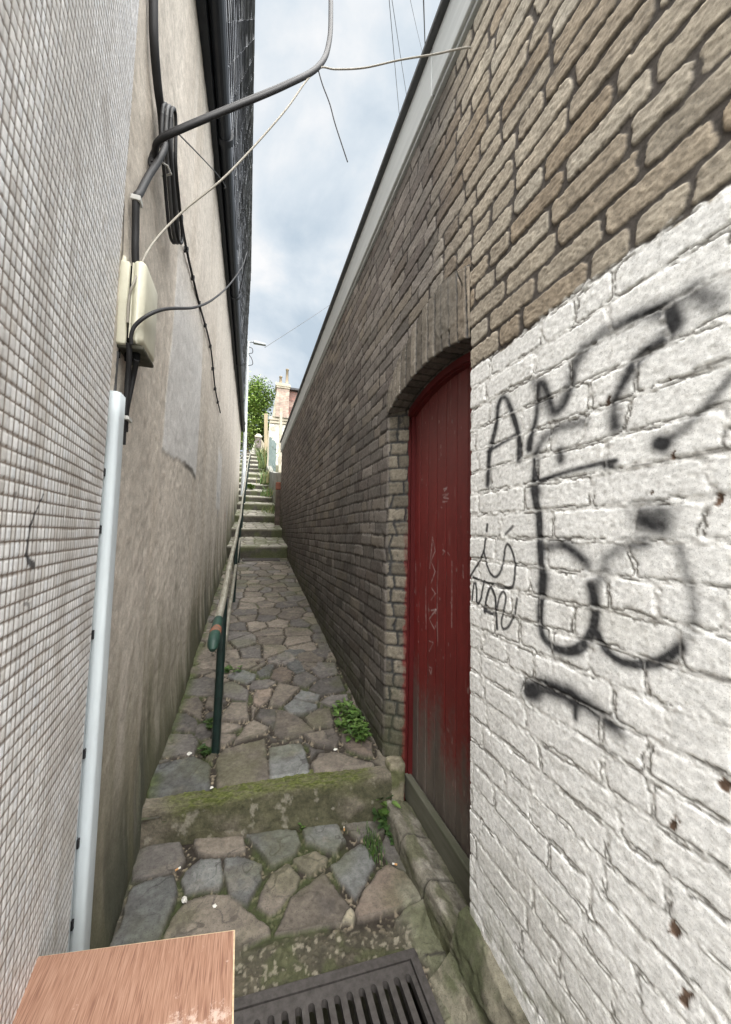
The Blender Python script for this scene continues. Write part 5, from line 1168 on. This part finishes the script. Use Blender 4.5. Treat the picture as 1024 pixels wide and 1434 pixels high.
# ------------------------------------------------------------------ overcast daylight
world=bpy.data.worlds.new('World');scene.world=world;world.use_nodes=True
nt=world.node_tree;N=nt.nodes;L=nt.links;bg=N['Background'];bg.inputs['Strength'].default_value=.1
SUN_EL,SUN_AZ=math.radians(52),math.radians(174)      # high, behind and to the left of the camera
sky=N.new('ShaderNodeTexSky');sky.sky_type='NISHITA';sky.sun_disc=False;sky.sun_elevation=SUN_EL;sky.sun_rotation=SUN_AZ;sky.air_density=1.;sky.dust_density=2.
tc=N.new('ShaderNodeTexCoord')
sx=N.new('ShaderNodeSeparateXYZ');L.new(tc.outputs['Generated'],sx.inputs[0])
def mth(op,a=None,b=None,c=None):
    n=N.new('ShaderNodeMath');n.operation=op
    for i,q in enumerate((a,b,c)):
        if q is None: continue
        if isinstance(q,(int,float)): n.inputs[i].default_value=q
        else: L.new(q,n.inputs[i])
    return n.outputs[0]
zc=mth('ADD',mth('MAXIMUM',sx.outputs['Z'],0.),.22)
cx=N.new('ShaderNodeCombineXYZ');L.new(mth('DIVIDE',sx.outputs['X'],zc),cx.inputs[0]);L.new(mth('DIVIDE',sx.outputs['Y'],zc),cx.inputs[1])
n1=N.new('ShaderNodeTexNoise');n1.inputs['Scale'].default_value=1.9;n1.inputs['Detail'].default_value=7;n1.inputs['Roughness'].default_value=.56;n1.inputs['Distortion'].default_value=.35
mp=N.new('ShaderNodeMapping');mp.inputs['Location'].default_value=(3.1,1.7,0);L.new(cx.outputs[0],mp.inputs['Vector']);L.new(mp.outputs[0],n1.inputs['Vector'])
cr=N.new('ShaderNodeValToRGB');e=cr.color_ramp.elements
e[0].position=.38;e[0].color=(.56,.66,.755,1);e[1].position=.62;e[1].color=(1.0,1.0,1.0,1)
e2=cr.color_ramp.elements.new(.50);e2.color=(.75,.825,.89,1)
L.new(n1.outputs['Fac'],cr.inputs[0])
# extra glow added at the unseen zenith and veiled sun to light the walls
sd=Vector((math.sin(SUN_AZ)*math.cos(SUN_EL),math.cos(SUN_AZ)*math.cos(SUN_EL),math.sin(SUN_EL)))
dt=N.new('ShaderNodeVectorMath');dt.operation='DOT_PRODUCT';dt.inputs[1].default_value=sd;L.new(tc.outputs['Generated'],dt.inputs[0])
def rng(v,a,b,c,d):
    m=N.new('ShaderNodeMapRange');m.interpolation_type='SMOOTHSTEP';L.new(v,m.inputs[0])
    for i,q in enumerate((a,b,c,d)): m.inputs[i+1].default_value=q
    return m.outputs[0]
vm=N.new('ShaderNodeVectorMath');vm.operation='SCALE';L.new(cr.outputs[0],vm.inputs[0]);vm.inputs['Scale'].default_value=10.8
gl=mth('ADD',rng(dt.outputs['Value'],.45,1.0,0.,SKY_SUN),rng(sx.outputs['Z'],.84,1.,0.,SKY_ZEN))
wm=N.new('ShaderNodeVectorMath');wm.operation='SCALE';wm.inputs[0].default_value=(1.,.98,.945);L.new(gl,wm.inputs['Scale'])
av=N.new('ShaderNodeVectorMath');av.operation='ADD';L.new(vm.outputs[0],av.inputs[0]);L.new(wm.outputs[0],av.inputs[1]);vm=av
mx=N.new('ShaderNodeMix');mx.data_type='RGBA';mx.inputs[0].default_value=.9
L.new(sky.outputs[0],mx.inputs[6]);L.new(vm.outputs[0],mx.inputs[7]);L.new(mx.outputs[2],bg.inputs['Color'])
sl=bpy.data.lights.new('sun','SUN');sl.energy=1.5;sl.angle=math.radians(22);sl.color=(1.,.95,.88)
so=bpy.data.objects.new('sun',sl);COL.objects.link(so);so.rotation_euler=(-sd).to_track_quat('-Z','Y').to_euler();so.location=(-5,-6,12)
# ------------------------------------------------------------------ camera (13 mm equivalent phone lens)
cam=bpy.data.cameras.new('camera');co=bpy.data.objects.new('camera',cam);COL.objects.link(co);scene.camera=co
cam.sensor_fit='VERTICAL';cam.sensor_height=24.;cam.lens=24.*517/1434;cam.clip_start=.02;cam.clip_end=1500
y_,p_,r_=map(math.radians,(17.75,3.5,1.1))
fw=Vector((math.sin(y_)*math.cos(p_),math.cos(y_)*math.cos(p_),math.sin(p_)));rt=Vector((math.cos(y_),-math.sin(y_),0));up=rt.cross(fw)
R=rt*math.cos(r_)+up*math.sin(r_);U=-rt*math.sin(r_)+up*math.cos(r_)
co.matrix_world=Matrix(((R.x,U.x,-fw.x,0),(R.y,U.y,-fw.y,0),(R.z,U.z,-fw.z,0),(0,0,0,1)))
for o in list(scene.objects):
    if o.parent is None: o.location.z+=LIFT
scene.view_settings.view_transform='Standard';scene.view_settings.look='None';scene.view_settings.exposure=0;scene.view_settings.gamma=1
scene.render.engine='CYCLES'
scene.cycles.max_bounces=10;scene.cycles.diffuse_bounces=6;scene.cycles.use_denoising=True
